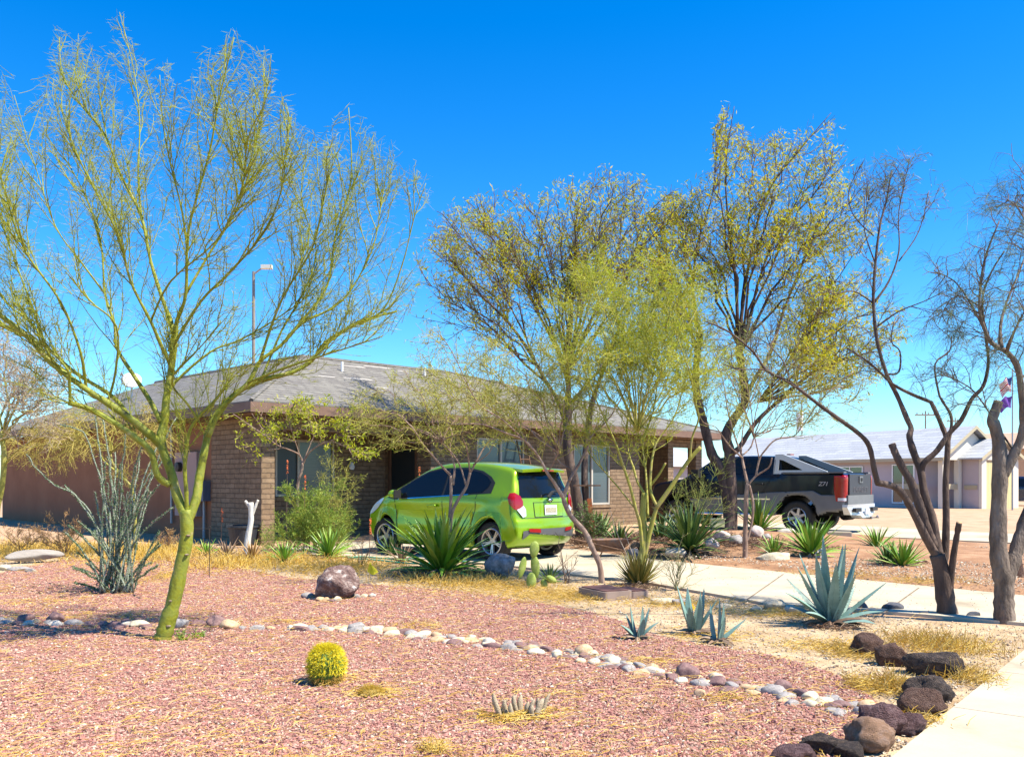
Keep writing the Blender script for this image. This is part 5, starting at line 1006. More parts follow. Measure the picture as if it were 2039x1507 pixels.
while s_ < cum[-1]:
    k = max(i for i in range(len(cum)) if cum[i] <= s_ + 1e-6); k = min(k, len(L3) - 2); t = (s_ - cum[k]) / (cum[k + 1] - cum[k]); p = L3[k].lerp(L3[k + 1], t); T_ = (L3[k + 1] - L3[k]).normalized(); Nn = Vector((-T_.y, T_.x, 0))
    right = p.x > -.9; left_sparse = p.x < -1.9
    for row in ((-1.2, -.3, .3, 1.2) if right else ((-.35, .45) if left_sparse else (-.7, .1, .8))):
        if r.random() < (.06 if left_sparse else .06): continue
        rad = r.uniform(.034, .062) * (1.3 if r.random() < .12 else 1) * (1 if right else 1.15); q = p + Nn * (row * .085 + r.gauss(0, .03)) + T_ * r.gauss(0, .03)
        if any((q - o[0]).length < (rad + o[1]) * .56 for o in placed): continue
        placed.append((q, rad)); kind = r.choices(['white', 'cream', 'grey', 'maroon', 'tan'], [2, 4, 5, 4, 3])[0]
        rock('river_rock', r.choice(RMESH[kind]), q + Vector((0, 0, rad * .22)), (rad * r.uniform(1.05, 1.55), rad * r.uniform(.8, 1.05), rad * r.uniform(.85, 1.15)), r.uniform(0, 6.28), rlabel(kind, q, rad, row), group='river rocks in the winding border line')
    s_ += .092 if right else .135
spec = [(1160, 1296, .085, 'tan', 'round tan orange boulder, largest stone in the middle of the border line'), (1368, 1342, .095, 'maroon', 'pointed maroon stone rising above the border line'), (1560, 1370, .075, 'maroon', 'purple maroon stone near the right end of the border line'),
        (1395, 1380, .05, 'tan', 'small mustard tan stone just in front of the border line'), (430, 1240, .10, 'maroon', 'dark stone standing upright in the border beside the palo verde shadow'), (113, 1232, .10, 'maroon', 'dark brown pointed stone at the left of the border line'),
        (52, 1232, .085, 'maroon', 'dark round stone at the far left of the border line'), (360, 1242, .10, 'grey', 'blue grey stone right behind the palo verde trunk'), (252, 1237, .06, 'maroon', 'small purple stone between the palo verde and its shadow'), (710, 1249, .085, 'grey', 'grey blocky stone in the border line behind the barrel cactus')]
byl = {}
for o in [o for o in COL.objects if o.name.startswith('river_rock')]: byl.setdefault(o['label'], []).append(o)
for lb, os_ in byl.items():
    if len(os_) > 1:
        os_.sort(key=lambda o: o.location.x / o.location.y)
        for k, o in enumerate(os_): o['label'] = ('leftmost ' if k == 0 else 'rightmost ' if k == len(os_) - 1 else ['', 'second ', 'third ', 'fourth ', 'fifth '][min(k, 4)]) + lb
for i, (x, y, s, k, lb) in enumerate(spec):
    rock('river_rock', rockmesh('river_rock', RM[k], 90 + i, 8, .12, 3, .8), GP(x, y + 8) + Vector((0, 0, s * .35)), s * .9, i, lb)
LV = {'b': mat('brown_lava_rock', [(.06, .03, .022), (.13, .07, .05), (.20, .12, .09)], 4, .95, 1.0, 16, dist=.04), 'k': mat('black_lava_rock', [(.03, .022, .02), (.075, .055, .048), (.17, .12, .09)], 5, .95, 1.0, 18, dist=.04),
      'p': mat('purple_lava_rock', [(.06, .03, .03), (.15, .08, .08), (.27, .17, .16)], 4, .95, 1.0, 16, dist=.04), 't': mat('rusty_lava_rock', [(.15, .085, .05), (.26, .15, .09), (.30, .20, .15)], 3, .95, .7, 22, dist=.03)}
for i, (x, y, w, h, dpt, k, lb) in enumerate([
    (1734, 1308, 64, 46, .8, 'b', 'brown lava rock at the upper end of the curb row'), (1782, 1328, 66, 48, .8, 'b', 'purplish brown lava rock second in the curb row'), (1873, 1350, 112, 58, .55, 'k', 'long dark pitted lava rock in the yellow grass'),
    (1858, 1400, 88, 60, .7, 'k', 'black pitted lava rock behind the smooth brown one'), (1842, 1428, 82, 60, .7, 'b', 'smooth dark brown egg shaped lava rock by the sidewalk'), (1768, 1466, 98, 70, .7, 'p', 'purple craggy lava rock where the border meets the sidewalk'),
    (1815, 1466, 66, 44, .7, 'p', 'low grey purple lava rock touching the sidewalk edge'), (1742, 1502, 110, 66, .7, 't', 'rusty tan rounded boulder at the bottom edge beside the sidewalk'), (1650, 1506, 90, 44, .7, 'k', 'dark jagged lava rock at the bottom edge left of the tan boulder'),
    (1700, 1514, 60, 40, .7, 'k', 'small grey lava rock squeezed against the tan boulder'), (1585, 1522, 90, 36, .7, 'p', 'lowest purple lava rock cut by the bottom edge')]):
    p = GP(x, y); sc = F / p.y; sx = w / 2 / sc * 1.12; rz = {2: -.45, 6: -.5}.get(i, 0.0)
    rock('lava_rock', rockmesh('lava_rock', LV[k], 200 + i, 7 if k != 'k' else 10, .20, 4, 1.0, pits=.10 if k in 'kp' else .05), p + Vector((0, sx * .4, h / 2 / sc * .72)), (sx, sx * dpt, h / 2 / sc * 1.25), rz, lb)
BW = mat('white_veined_boulder', [(.07, .04, .035), (.12, .07, .06), (.17, .105, .09), (.30, .22, .19), (.66, .60, .56)], 2.6, .9, 1.0, 9, dist=.04)
p = GP(664, 1196); rock('boulder', rockmesh('boulder', BW, 307, 5, .16, 4, 1.0, pits=.08), p + Vector((0, .2, .11)), (.255, .22, .255), .6, 'maroon boulder with white crust standing alone on the red gravel')
for i, (x, y, s, k) in enumerate([(614, 1190, .07, 'grey'), (650, 1196, .045, 'tan'), (672, 1197, .06, 'cream'), (638, 1196, .05, 'tan'), (712, 1190, .05, 'grey'), (725, 1190, .05, 'cream'), (742, 1188, .045, 'white'), (660, 1199, .04, 'maroon')]):
    rock('stone', RMESH[k][i % 4], GP(x, y) + Vector((0, -.02, s * .35)), (s * 1.15, s * .9, s), i * 1.3, ['grey', 'flat tan', 'round cream', 'pale brown', 'small grey', 'light tan', 'white', 'small maroon'][i] + ' stone nestled ' + ['left of', 'at the front left of', 'right in front of', 'at the left foot of', 'right of', 'just right of', 'farthest right of', 'in front of'][i] + ' the maroon and white boulder')
p = GP(998, 1152); rock('boulder', rockmesh('boulder', mat('grey_veined_boulder', [(.10, .10, .11), (.22, .22, .23), (.36, .36, .37)], 3, .6, .6, 14, dist=.03), 305, 12, .14, 4, 1.0), p + Vector((0, .1, .14)), (.23, .2, .2), .3, 'grey faceted boulder in front of the green car rear wheel')
SL = mat('sandstone', [(.46, .34, .20), (.60, .50, .34), (.66, .58, .44)], 3, .9, .6, 18, dist=.03)
DK = mat('dark_blue_stone', [(.05, .055, .07), (.13, .13, .15)], 4, .8, .5, 18)
WHT = mat('pale_pink_rock', [(.40, .30, .26), (.58, .48, .42), (.28, .22, .20)], 3, .9, .6, 14, dist=.03)
for i, (x, y, w, h, m_, zb, lb) in enumerate([
    (1548, 1122, 66, 26, SL, .03, 'long flat sandstone slab on the dirt island edge'), (1626, 1118, 36, 30, WHT, .03, 'brown squarish rock behind the big blue agave'), (1442, 1216, 38, 14, SL, 0, 'flat pale rock at the driveway edge left of the blue agave'),
    (1508, 1220, 26, 12, SL, 0, 'small tan rock by the driveway between agaves'), (1545, 1214, 44, 24, SL, 0, 'angular pale tan rock left of the big blue agave'), (1580, 1224, 30, 18, RM['white'], 0, 'white rock tucked beside the big blue agave leaves'), (1325, 1204, 56, 14, SL, 0, 'flat pale rock just right of the valve boxes'), (1356, 1206, 34, 14, RM['grey'], 0, 'flat grey rock right of the valve boxes'),
    (1720, 1216, 28, 20, DK, 0, 'dark blue stone right of the big blue agave'), (1752, 1216, 30, 10, SL, 0, 'low tan stone between two dark blue stones'), (1780, 1218, 42, 20, DK, 0, 'dark rounded stone near the dark multi stem trunk'), (1944, 1232, 28, 16, DK, 0, 'small dark stone left of the thick right trunk'),
    (1838, 1136, 26, 12, SL, .03, 'small tan rock right of the twin yuccas'), (1836, 1126, 22, 12, WHT, .03, 'pinkish rock behind the twin yuccas'), (2030, 1160, 30, 46, LV['b'], 0, 'dark rock behind the thick right trunk at the edge'),
    (1440, 1078, 34, 26, WHT, .22, 'pale orange rock at the foot of the tall mesquite'), (1420, 1092, 30, 20, WHT, .2, 'pinkish rock below the tall mesquite on the left'), (1508, 1072, 34, 26, WHT, .2, 'white pink rock right of the slender stem'), (1470, 1084, 30, 20, RM['grey'], .2, 'grey rock behind the slender stem'),
    (1530, 1080, 26, 18, RM['grey'], .15, 'small grey rock left of the bright yucca'), (1572, 1066, 40, 14, RM['white'], .15, 'pale broken rock below the pickup rear tyre'), (1390, 1086, 30, 18, RM['tan'], .2, 'tan rock behind the spiky clump'), (1262, 1110, 24, 20, DK, .05, 'grey blue stone behind the middle palo verde stems'),
    (1345, 1108, 40, 18, RM['white'], .08, 'white slab rock below the spiky clump'), (30, 1138, 40, 10, RM['grey'], 0, 'flat grey stone at the left edge beside the red gravel'), (58, 1140, 22, 10, RM['grey'], 0, 'small grey stone at the left edge by the flat white stone'), (5, 1136, 26, 12, RM['cream'], 0, 'cream stone cut by the left edge')]):
    Y = F * (HC - zb) / (y - HZ); p = PP(x, y, Y); sc = F / Y
    rock('rock', rockmesh('rock', m_, 400 + i, 12, .16, 3, 1.0), p + Vector((0, w / sc * .3, h / sc * .36)), (w / 2 / sc * 1.15, w / 2 / sc * .8, h / 2 / sc * 1.3), (i * .37) % .6 - .3, lb)
p = GP(62, 1122); rock('stone_slab', rockmesh('stone_slab', mat('grey_slab', [(.26, .23, .20), (.36, .32, .28)], 3, .9, .5, 14), 450, 7, .08, 3, 1.0), p + Vector((0, .1, .12)), (.42, .16, .09), .65, 'long grey leaning stone slab at the far left of the yard', tilt=.25)
mb = MB(); q = GP(1672, 1078, .1); mb.box(-.22, .22, -.1, .1, 0, .19); mb.box(-.2, .2, -.08, .08, .191, .20); o = mb.build('concrete_block', M['concrete']); o.location = (q.x, q.y, .10); o.rotation_euler = (0, 0, -.3); tag(o, 'tan concrete block on the ground behind the bright yucca near the pickup', 'concrete block'); bv_ = o.modifiers.new('b', 'BEVEL'); bv_.width = .01
# ------------------------------------------------------------------ rosette plants
def blade(mb, o, az, el, L, w, droop, K=8, fold=.3, thick=.008, mi=0, wig=0, rs=None, teeth=0, wbase=.6):
    d = Vector((math.cos(az), math.sin(az), 0)); side = Vector((-math.sin(az), math.cos(az), 0)); p = Vector(o); vs = []; fs = []; e = el
    for i in range(K + 1):
        t = i / K; wd = w * (wbase + (1 - wbase) * math.sin(min(1, t / .4) * PI / 2)) * (1 - max(0, (t - .4) / .6) ** 1.6) * .5 + .0006
        T_ = d * math.cos(e) + Vector((0, 0, math.sin(e))); N_ = T_.cross(side) * -1
        vs += [p + side * wd + N_ * wd * fold, p + N_ * 0, p - side * wd + N_ * wd * fold, p - N_ * (thick * (1 - .8 * t))]
        if teeth and 0 < i < K:
            pass
        p = p + T_ * (L / K); e -= droop / K * (.4 + 1.2 * t)
        if wig and rs: az += rs.gauss(0, wig); d = Vector((math.cos(az), math.sin(az), 0)); side = Vector((-math.sin(az), math.cos(az), 0))
    for i in range(K):
        a = i * 4
        for k in range(4): fs.append((a + k, a + (k + 1) % 4, a + 4 + (k + 1) % 4, a + 4 + k))
    fs.append((0, 3, 2, 1)); mb.add(vs, fs, mi)
    if teeth:
        for i in range(teeth):
            t = (i + .7) / (teeth + 1); k = int(t * K); f = t * K - k
            for s in (0, 2):
                a = vs[k * 4 + s].lerp(vs[min(K, k + 1) * 4 + s], f); sd = (vs[k * 4 + s] - vs[k * 4 + 1]).normalized(); T_ = (vs[min(K, k + 1) * 4 + 1] - vs[k * 4 + 1]).normalized()
                mb.add([a - T_ * .004, a + T_ * .004, a + sd * .009 + T_ * .003], [(0, 1, 2)], 1)
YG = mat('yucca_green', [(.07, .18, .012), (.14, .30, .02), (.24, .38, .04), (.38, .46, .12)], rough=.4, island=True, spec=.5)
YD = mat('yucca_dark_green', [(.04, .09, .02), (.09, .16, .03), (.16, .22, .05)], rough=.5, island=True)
OLV = mat('olive_aloe', [(.12, .12, .02), (.20, .17, .03), (.26, .20, .05), (.14, .16, .04)], rough=.6, island=True)
DRY = mat('dead_leaf', [(.14, .08, .05), (.26, .17, .11), (.36, .27, .18)], rough=.9, island=True)
BLU = mat('blue_agave', [(.13, .22, .18), (.19, .31, .26), (.26, .38, .32)], 6, .5, .1, spec=.4)
YAL = mat('yellow_aloe', [(.34, .42, .03), (.46, .50, .08)], 5, .5)
def rosette(name, cat, label, px, py, h, n, L, w, m, seed, zb=0.0, elr=(5, 85), droop=.7, dead=14, K=7, fold=.35, wig=0, group=None, dy=0.0, deadL=.6):
    Y = F * (HC - zb) / (py - HZ) + dy; c = PP(px, py, Y); rs = random.Random(seed); mb = MB(); ga = 2.399963
    for i in range(n):
        t = (i + .5) / n; el = math.radians(elr[0] + (elr[1] - elr[0]) * t ** .8) + rs.gauss(0, .08); ln = L * (.75 + .35 * math.sin(t * PI)) * rs.uniform(.85, 1.12)
        blade(mb, (.02 * math.cos(i * ga), .02 * math.sin(i * ga), .01 + h * t * .3), i * ga + rs.gauss(0, .15), el, ln, w * rs.uniform(.8, 1.15), droop * (1.25 - t) * rs.uniform(.5, 1.4), K, fold, wig=wig, rs=rs)
    root = empty(name, c, label=label, cat=cat, group=group); mb.build('leaves', m, root)
    if dead:
        mb = MB()
        for i in range(dead): blade(mb, (0, 0, .04), rs.uniform(0, 6.28), math.radians(rs.uniform(-10, 22)), L * deadL * rs.uniform(.5, 1.1), w * .7, rs.uniform(.5, 1.3), 6, .5, wig=.12, rs=rs)
        mb.build('dead_leaves', DRY, root)
    return root
rosette('yucca_plant', 'yucca', 'biggest green yucca with arching blades in front of the green car', 880, 1146, .3, 105, .90, .086, YG, 1, elr=(3, 86), droop=.8, dead=44)
rosette('yucca_plant', 'yucca', 'bright green yucca right of the feathery bush', 655, 1112, .2, 60, .52, .038, YG, 2, droop=.6)
rosette('yucca_plant', 'yucca', 'small dark green yucca at the foot of the feathery bush', 566, 1122, .15, 34, .36, .035, YG, 3)
rosette('yucca_plant', 'yucca', 'small green yucca beside the metal hook stake', 412, 1106, .1, 24, .26, .035, YG, 4)
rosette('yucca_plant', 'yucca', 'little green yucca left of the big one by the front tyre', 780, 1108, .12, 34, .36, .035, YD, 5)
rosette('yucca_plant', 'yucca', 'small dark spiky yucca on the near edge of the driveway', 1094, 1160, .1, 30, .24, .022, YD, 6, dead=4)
rosette('yucca_plant', 'yucca', 'bright yucca in front of the pickup rear wheel', 1616, 1108, .2, 72, .62, .046, YG, 7, zb=.1, droop=.6)
rosette('yucca_plant', 'yucca', 'small bright yucca above the sandstone slab', 1541, 1108, .1, 30, .36, .036, YG, 8, zb=.08)
rosette('yucca_plant', 'yucca', 'yucca standing between the tall mesquite and the pickup rear wheel', 1512, 1060, .2, 46, .80, .055, YG, 9, zb=.2, elr=(15, 88), droop=.45, dy=.3)
rosette('yucca_plant', 'yucca', 'yucca on bare dirt just left of the dark multi stem tree', 1797, 1132, .15, 64, .42, .034, YG, 10, zb=.05, droop=.6)
rosette('yucca_plant', 'yucca', 'yucca fused to the left side of the twin clump', 1768, 1128, .15, 36, .36, .032, YD, 11, zb=.05)
rosette('yucca_plant', 'yucca', 'small yucca standing behind the twin clump', 1746, 1096, .15, 44, .46, .036, YG, 12, zb=.05)
rosette('aloe_clump', 'aloe', 'olive brown spiky aloe clump beside the valve boxes', 1271, 1166, .1, 110, .40, .030, OLV, 13, elr=(20, 88), droop=-.1, dead=16, wig=.05)
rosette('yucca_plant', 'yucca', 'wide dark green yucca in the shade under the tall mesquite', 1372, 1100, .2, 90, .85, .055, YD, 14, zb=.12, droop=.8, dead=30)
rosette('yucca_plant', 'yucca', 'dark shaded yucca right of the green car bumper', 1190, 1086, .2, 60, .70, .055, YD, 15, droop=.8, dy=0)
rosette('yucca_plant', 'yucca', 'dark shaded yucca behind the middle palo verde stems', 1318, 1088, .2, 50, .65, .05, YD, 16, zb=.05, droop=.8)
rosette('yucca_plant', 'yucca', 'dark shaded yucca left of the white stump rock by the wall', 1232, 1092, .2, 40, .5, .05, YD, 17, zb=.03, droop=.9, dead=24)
rosette('dry_plant', 'dry plant', 'dead tan spiky plant between the hook stake and white stump', 452, 1112, .1, 26, .34, .03, DRY, 18, elr=(20, 80), dead=8)
rosette('dry_plant', 'dry plant', 'dead straw coloured spiky plant right under the white stump', 502, 1116, .1, 30, .34, .028, M['drygrass'], 19, elr=(20, 80), dead=8)
rosette('dry_plant', 'dry plant', 'brown dead spiky plant between yellow flag and big yucca', 800, 1122, .1, 26, .34, .03, DRY, 20, elr=(20, 80), dead=8)
c = rosette('aloe_plant', 'aloe', 'broad leaved yellow green aloe against the lit brick wall', 1190, 1078, .1, 9, .62, .13, YAL, 21, zb=.05, elr=(60, 86), droop=.2, dead=0, fold=.5)
# blue agaves: each leaf given as tip offset (x right, z up, y towards the eye) in metres
SPN = mat('agave_spine', [(.10, .05, .04)], rough=.6)
def agave(name, label, px, py, tips, w, dead, seed, dl=.25):
    c = GP(px, py); rs = random.Random(seed); mb = MB(); root = empty(name, c, label=label, cat='agave')
    for (dx, dz, dy, dr) in tips:
        az = math.atan2(-dy, dx); hor = math.hypot(dx, dy); L = math.hypot(hor, dz) * 1.04; el = math.atan2(dz, hor) + dr * .45; blade(mb, (math.cos(az) * .02, math.sin(az) * .02, .02), az, el, L, w * rs.uniform(.85, 1.1), dr, 10, .35, .02, teeth=18, wbase=.72)
        tip = mb.v[-18 * 2 * 3 - 4] if False else None
    mb.build('leaves', [BLU, SPN], root)
    mb = MB()
    for i in range(dead): blade(mb, (0, 0, .03), rs.uniform(0, 6.28), math.radians(rs.uniform(-5, 25)), dl * rs.uniform(.6, 1.2), w * .5, rs.uniform(.4, 1.3), 6, .6, wig=.12, rs=rs)
    mb.build('dead_leaves', DRY, root)
agave('agave_plant', 'large blue agave with broad upright leaves beside the driveway', 1655, 1246, [(-.31, .49, .1, .1), (-.24, .60, -.05, .0), (-.07, .72, .05, .05), (-.02, .76, -.12, .0), (.06, .70, .16, .1), (.13, .68, -.1, .05), (.21, .66, .06, .1), (.25, .58, -.1, .05), (.42, .36, .1, .1), (-.44, .26, .15, .45), (-.16, .62, .12, -.05), (.36, .10, .22, .7), (-.30, .10, .25, .7), (.10, .45, .28, .15), (-.05, .55, .26, .1), (.30, .30, -.25, .2), (-.30, .35, -.25, .2), (.0, .5, -.3, .1), (.26, .0, .30, .9), (-.38, .12, -.1, .6)], .098, 26, 1, .34)
agave('agave_plant', 'smallest blue agave, left of the three little ones on red gravel', 1270, 1274, [(-.04, .24, 0, 0), (.02, .25, .02, 0), (.08, .23, -.02, .1), (-.08, .18, -.03, .2), (.15, .12, .04, .5), (-.13, .10, .05, .5), (.03, .16, .07, .3), (.05, .12, -.08, .3)], .055, 12, 2, .16)
agave('agave_plant', 'blue agave with an orange flag between its leaves, middle of three little ones', 1382, 1264, [(-.12, .38, .0, .0), (-.03, .36, -.06, 0), (.03, .34, .04, 0), (.07, .36, -.02, .0), (.02, .30, .08, .0), (.16, .26, .02, .1), (-.05, .22, .08, .2)], .085, 14, 3, .2)
agave('agave_plant', 'narrow blue agave, right of the three little ones on red gravel', 1428, 1281, [(.0, .33, .0, 0), (.03, .30, .03, 0), (-.03, .28, -.03, .0), (.20, .17, .02, .1), (.04, .2, .06, .2)], .06, 16, 4, .2)
# ------------------------------------------------------------------ cacti
c = GP(650, 1362); root = empty('barrel_cactus', c, label='round golden barrel cactus with yellow spines on red gravel', cat='cactus'); root.scale = (.88, .88, .95); rs = random.Random(4)
mb = MB(); NR = 26; prof = [(.001, -.01), (.085, .0), (.105, .05), (.117, .11), (.115, .16), (.10, .205), (.075, .235), (.045, .25), (.02, .245), (.001, .235)]
K = NR * 4
for r0, h in prof:
    for k in range(K): a = 2 * PI * k / K; q = r0 * (1 + .07 * math.cos(NR * a)); mb.v.append((q * math.cos(a), q * math.sin(a), h))
for i in range(len(prof) - 1):
    for k in range(K): mb.f.append((i * K + k, i * K + (k + 1) % K, (i + 1) * K + (k + 1) % K, (i + 1) * K + k)); mb.m.append(0)
mb.build('body', mat('cactus_green', [(.10, .18, .02), (.16, .24, .04)], 8, .6), root, smooth=True)
mb = MB(); P_, R_2 = [], []; PB = []
rsn = np.random.RandomState(3)
for k in range(NR):
    a = 2 * PI * k / NR + rsn.normal(0, .03)
    for j in range(15):
        t = (j + rsn.uniform(-.3, .3)) / 14; t = min(1, max(0, t)); u = t * (len(prof) - 2) + .4; i = min(int(u), len(prof) - 2); f = u - i; rr = prof[i][0] * (1 - f) + prof[i + 1][0] * f; hh = prof[i][1] * (1 - f) + prof[i + 1][1] * f
        n = np.array([math.cos(a), math.sin(a), .15 + 2.2 * max(0, t - .55)]); n /= np.linalg.norm(n); p0 = np.array([rr * 1.06 * math.cos(a), rr * 1.06 * math.sin(a), hh])
        for s in range(15):
            d_ = n + rsn.normal(0, .65, 3); d_ /= np.linalg.norm(d_); ln = rsn.uniform(.022, .046); q = [p0, p0 + d_ * ln * .6 + [0, 0, -.001], p0 + d_ * ln + [0, 0, -.004]]
            (PB if hh < .085 else P_).append(q)
np_tubes(mb, np.array(P_), np.tile([.0013, .0012, .0004], (len(P_), 1)), 3, 0); np_tubes(mb, np.array(PB), np.tile([.0010, .0009, .0003], (len(PB), 1)), 3, 1)
mb.build('spines', [mat('yellow_spine', [(.85, .66, .01), (.95, .82, .05)], rough=.5, island=True, transl=.3), mat('old_spine', [(.36, .16, .03), (.62, .38, .06)], rough=.6, island=True)], root)
c = GP(738, 1386); root = empty('small_barrel_cactus', c, label='low orange spined cactus mound right of the golden barrel', cat='cactus')
mb = MB(); mb.lathe([(.001, -.01), (.07, 0), (.075, .02), (.05, .045), (.001, .055)], 20); mb.build('body', mat('dull_cactus', [(.25, .16, .03), (.34, .24, .06)], 9, .8), root, smooth=True)
PB = []
for s in range(700):
    a = rsn.uniform(0, 2 * PI); t = rsn.uniform(0, 1) ** .6; p0 = np.array([.072 * t * math.cos(a), .072 * t * math.sin(a), .052 * math.sqrt(1 - .85 * t * t)]); d_ = np.array([math.cos(a) * t, math.sin(a) * t, .7]) + rsn.normal(0, .5, 3); d_ /= np.linalg.norm(d_); ln = rsn.uniform(.015, .035); PB.append([p0, p0 + d_ * ln])
mb = MB(); np_tubes(mb, np.array(PB), np.tile([.001, .0004], (len(PB), 1)), 3); mb.build('spines', mat('orange_spine', [(.55, .32, .03), (.72, .50, .08)], rough=.6, island=True, transl=.2), root)
TANC = mat('tan_cactus_skin', [(.28, .20, .12), (.40, .31, .20), (.46, .38, .26)], 40, .9, .8, 160, dist=.006)
c = GP(1030, 1428); root = empty('stub_cactus', c, label='cluster of stubby tan dried cactus stems in the near gravel', cat='cactus'); sc = F / c.y
for (x0, y0, x1, y1, w) in [(-35, 5, -48, -44, 9), (-22, 8, -26, -30, 8), (-10, 10, -14, -24, 8), (4, 10, 8, -32, 10), (-2, 2, -8, -36, 8), (16, 8, 22, -24, 8), (26, 10, 30, -20, 9), (34, 8, 52, -30, 11), (48, -22, 66, -36, 7), (-36, -10, -20, -28, 6), (22, 4, 34, -30, 7), (-14, 0, -2, -34, 7), (40, 0, 42, -30, 7)]:
    mb = MB(); dy = rs.uniform(-.03, .06); A_ = Vector((x0 / sc, dy, max(-.01, -y0 / sc * .2))); B_ = Vector((x1 / sc, dy + rs.uniform(-.03, .03), -y1 / sc + .02)); n = 7
    mb.tube([A_.lerp(B_, i / n) + Vector((math.sin(i) * .003, 0, 0)) for i in range(n + 1)], [w / sc * .58 * (1.05 if i < n - 1 else (.75 if i == n - 1 else .3)) for i in range(n + 1)], 9); mb.build('stem', TANC, root, smooth=True)
PRK = mat('prickly_pear', [(.20, .27, .04), (.28, .35, .06), (.36, .40, .12)], 14, .6, .3, 90)
c = GP(1056, 1172); root = empty('prickly_pear', c, label='small prickly pear with four pads at the driveway edge', cat='cactus'); sc = F / c.y
for (x, y, w, h, rot, dy, thk) in [(2, -14, 20, 38, 0, 0, .5), (-16, -42, 15, 44, .25, .02, .5), (10, -44, 18, 46, -.12, .03, .5), (8, -78, 20, 34, .1, .02, .4), (42, -18, 26, 14, .5, .05, .5), (28, -8, 14, 22, -.4, .05, .5)]:
    bm = bmesh.new(); bmesh.ops.create_uvsphere(bm, u_segments=20, v_segments=14, radius=.5); me = bpy.data.meshes.new('pad')
    for v in bm.verts:
        k = 1 - .22 * max(0, -v.co.z * 2); v.co = Vector((v.co.x * w / sc * k, v.co.y * w / sc * thk, v.co.z * h / sc))
    bm.to_mesh(me); bm.free(); me.materials.append(PRK); me.polygons.foreach_set('use_smooth', np.ones(len(me.polygons), bool)); o = link('pad', me, root); o.location = (x / sc, dy, -y / sc); o.rotation_euler = (0, rot, rot)
# ocotillo
OCS = mat('ocotillo_stem', [(.16, .19, .13), (.26, .30, .22), (.40, .42, .36)], 40, .8, .8, 80)
OCL = mat('ocotillo_leaf', [(.05, .13, .04), (.10, .20, .07), (.18, .28, .12)], rough=.6, island=True, transl=.3)
T = Tree('ocotillo', 'tall ocotillo with many thorny leafy wands on the red gravel at left', GP(232, 1180).y, OCS, OCS, OCL, 31, cat='ocotillo')
tips = [(150, 815, -.3), (60, 925, -.4), (185, 800, .3), (250, 855, -.2), (205, 830, .5), (130, 965, .3), (165, 1045, .5), (345, 1010, -.3), (310, 925, .3), (290, 870, -.5), (330, 850, .4), (352, 830, 0), (280, 900, .7), (318, 1060, .2), (322, 960, -.6), (130, 1060, -.5), (170, 1120, .3), (230, 900, .6), (270, 930, -.7), (300, 980, .5), (240, 960, -.9), (210, 920, -.6), (190, 980, .8), (335, 900, .8), (155, 1100, -.2), (320, 1085, -.3), (265, 985, .2), (225, 1000, .3), (285, 1030, -.4), (150, 1160, .1), (300, 1120, .3)]
for i, (x, y, d1) in enumerate(tips):
    bx = 232 + (i % 7 - 3) * 11; mx = bx + (x - bx) * .38; my = 1180 + (y - 1180) * .5
    if i == 0: pts = [(bx, 1180), (222, 1080), (212, 1000), (190, 920), (165, 860), (118, 845)]
    elif i == 1: pts = [(bx, 1180), (200, 1090), (185, 1030), (150, 985), (110, 965), (75, 935), (55, 905)]
    else: pts = [(bx, 1180), (mx, my), (bx + (x - bx) * .7, 1180 + (y - 1180) * .8), (x, y)]
    if i in (0, 1): pass
    T.limb(pts, .0110, .0055, (i % 5 - 2) * .09, d1 * .8, n=6, wig=.006)
for i in range(16):
    a = rs.uniform(-1, 1); x = 232 + a * 105; y = 850 + abs(a) * 190 + rs.uniform(0, 130); bx = 232 + rs.uniform(-30, 30)
    T.limb([(bx, 1180), (bx + (x - bx) * .4, 1180 + (y - 1180) * .5), (bx + (x - bx) * .72, 1180 + (y - 1180) * .8), (x, y)], .010, .005, rs.uniform(-.08, .08), rs.uniform(-.7, .7), n=6, wig=.006)
par = np.stack(T.l); leaves_on(T, par, 24000, (.014, .028), .009, .8, 0, 4, 1)
Cs = sprout(par, 4500, (.02, .035), (60, 100), 0, 0, 2, 0, 1, T.rs, short=0); np_tubes(T.cm, Cs, taper(len(Cs), 2, .0016, .0006), 3); T.twig = WP; T.finish()
# ------------------------------------------------------------------ bushes
def bush(name, label, px, py, Y, limbs, nA, LA, nB, LB, nL, lL, wL, wood, leaf, seed, crown=None, up=.25, cat='bush', zb=0, rA=.004, rB=.002, side=.6):
    T = Tree(name, label, Y, wood, wood, leaf, seed, cat=cat, zb=zb)
    for (x, y, d) in limbs: T.limb([(px + (x - px) * .1, py), (px + (x - px) * .45, py + (y - py) * .5), (x, y)], .008, .003, 0, d, n=5, wig=.015)
    simple_tree(T, nA, LA, nB, LB, nL, lL, wL, crown, up, rA, rB, wig=.12, side=side, t0=.1, droop=0); return T.finish()
bush('feathery_bush', 'feathery bright green bush between the brick pillar and green car', 620, 1105, 16.2, [(540, 1040, .3), (570, 960, -.3), (600, 980, .4), (640, 990, -.4), (680, 1010, .3), (700, 1050, -.3), (560, 1070, -.5), (610, 1000, .6), (650, 1030, -.6), (530, 1085, .2), (670, 960, .1), (690, 1080, .3)], 240, (.2, .6), 1800, (.1, .35), 15000, (.03, .08), .009, WGT, mat('bush_green', [(.10, .20, .02), (.20, .32, .03), (.30, .40, .06), (.36, .38, .08)], rough=.6, island=True, transl=.3), 41, [(500, 1130), (510, 1050), (545, 960), (600, 950), (650, 960), (720, 940), (730, 1020), (710, 1100)])
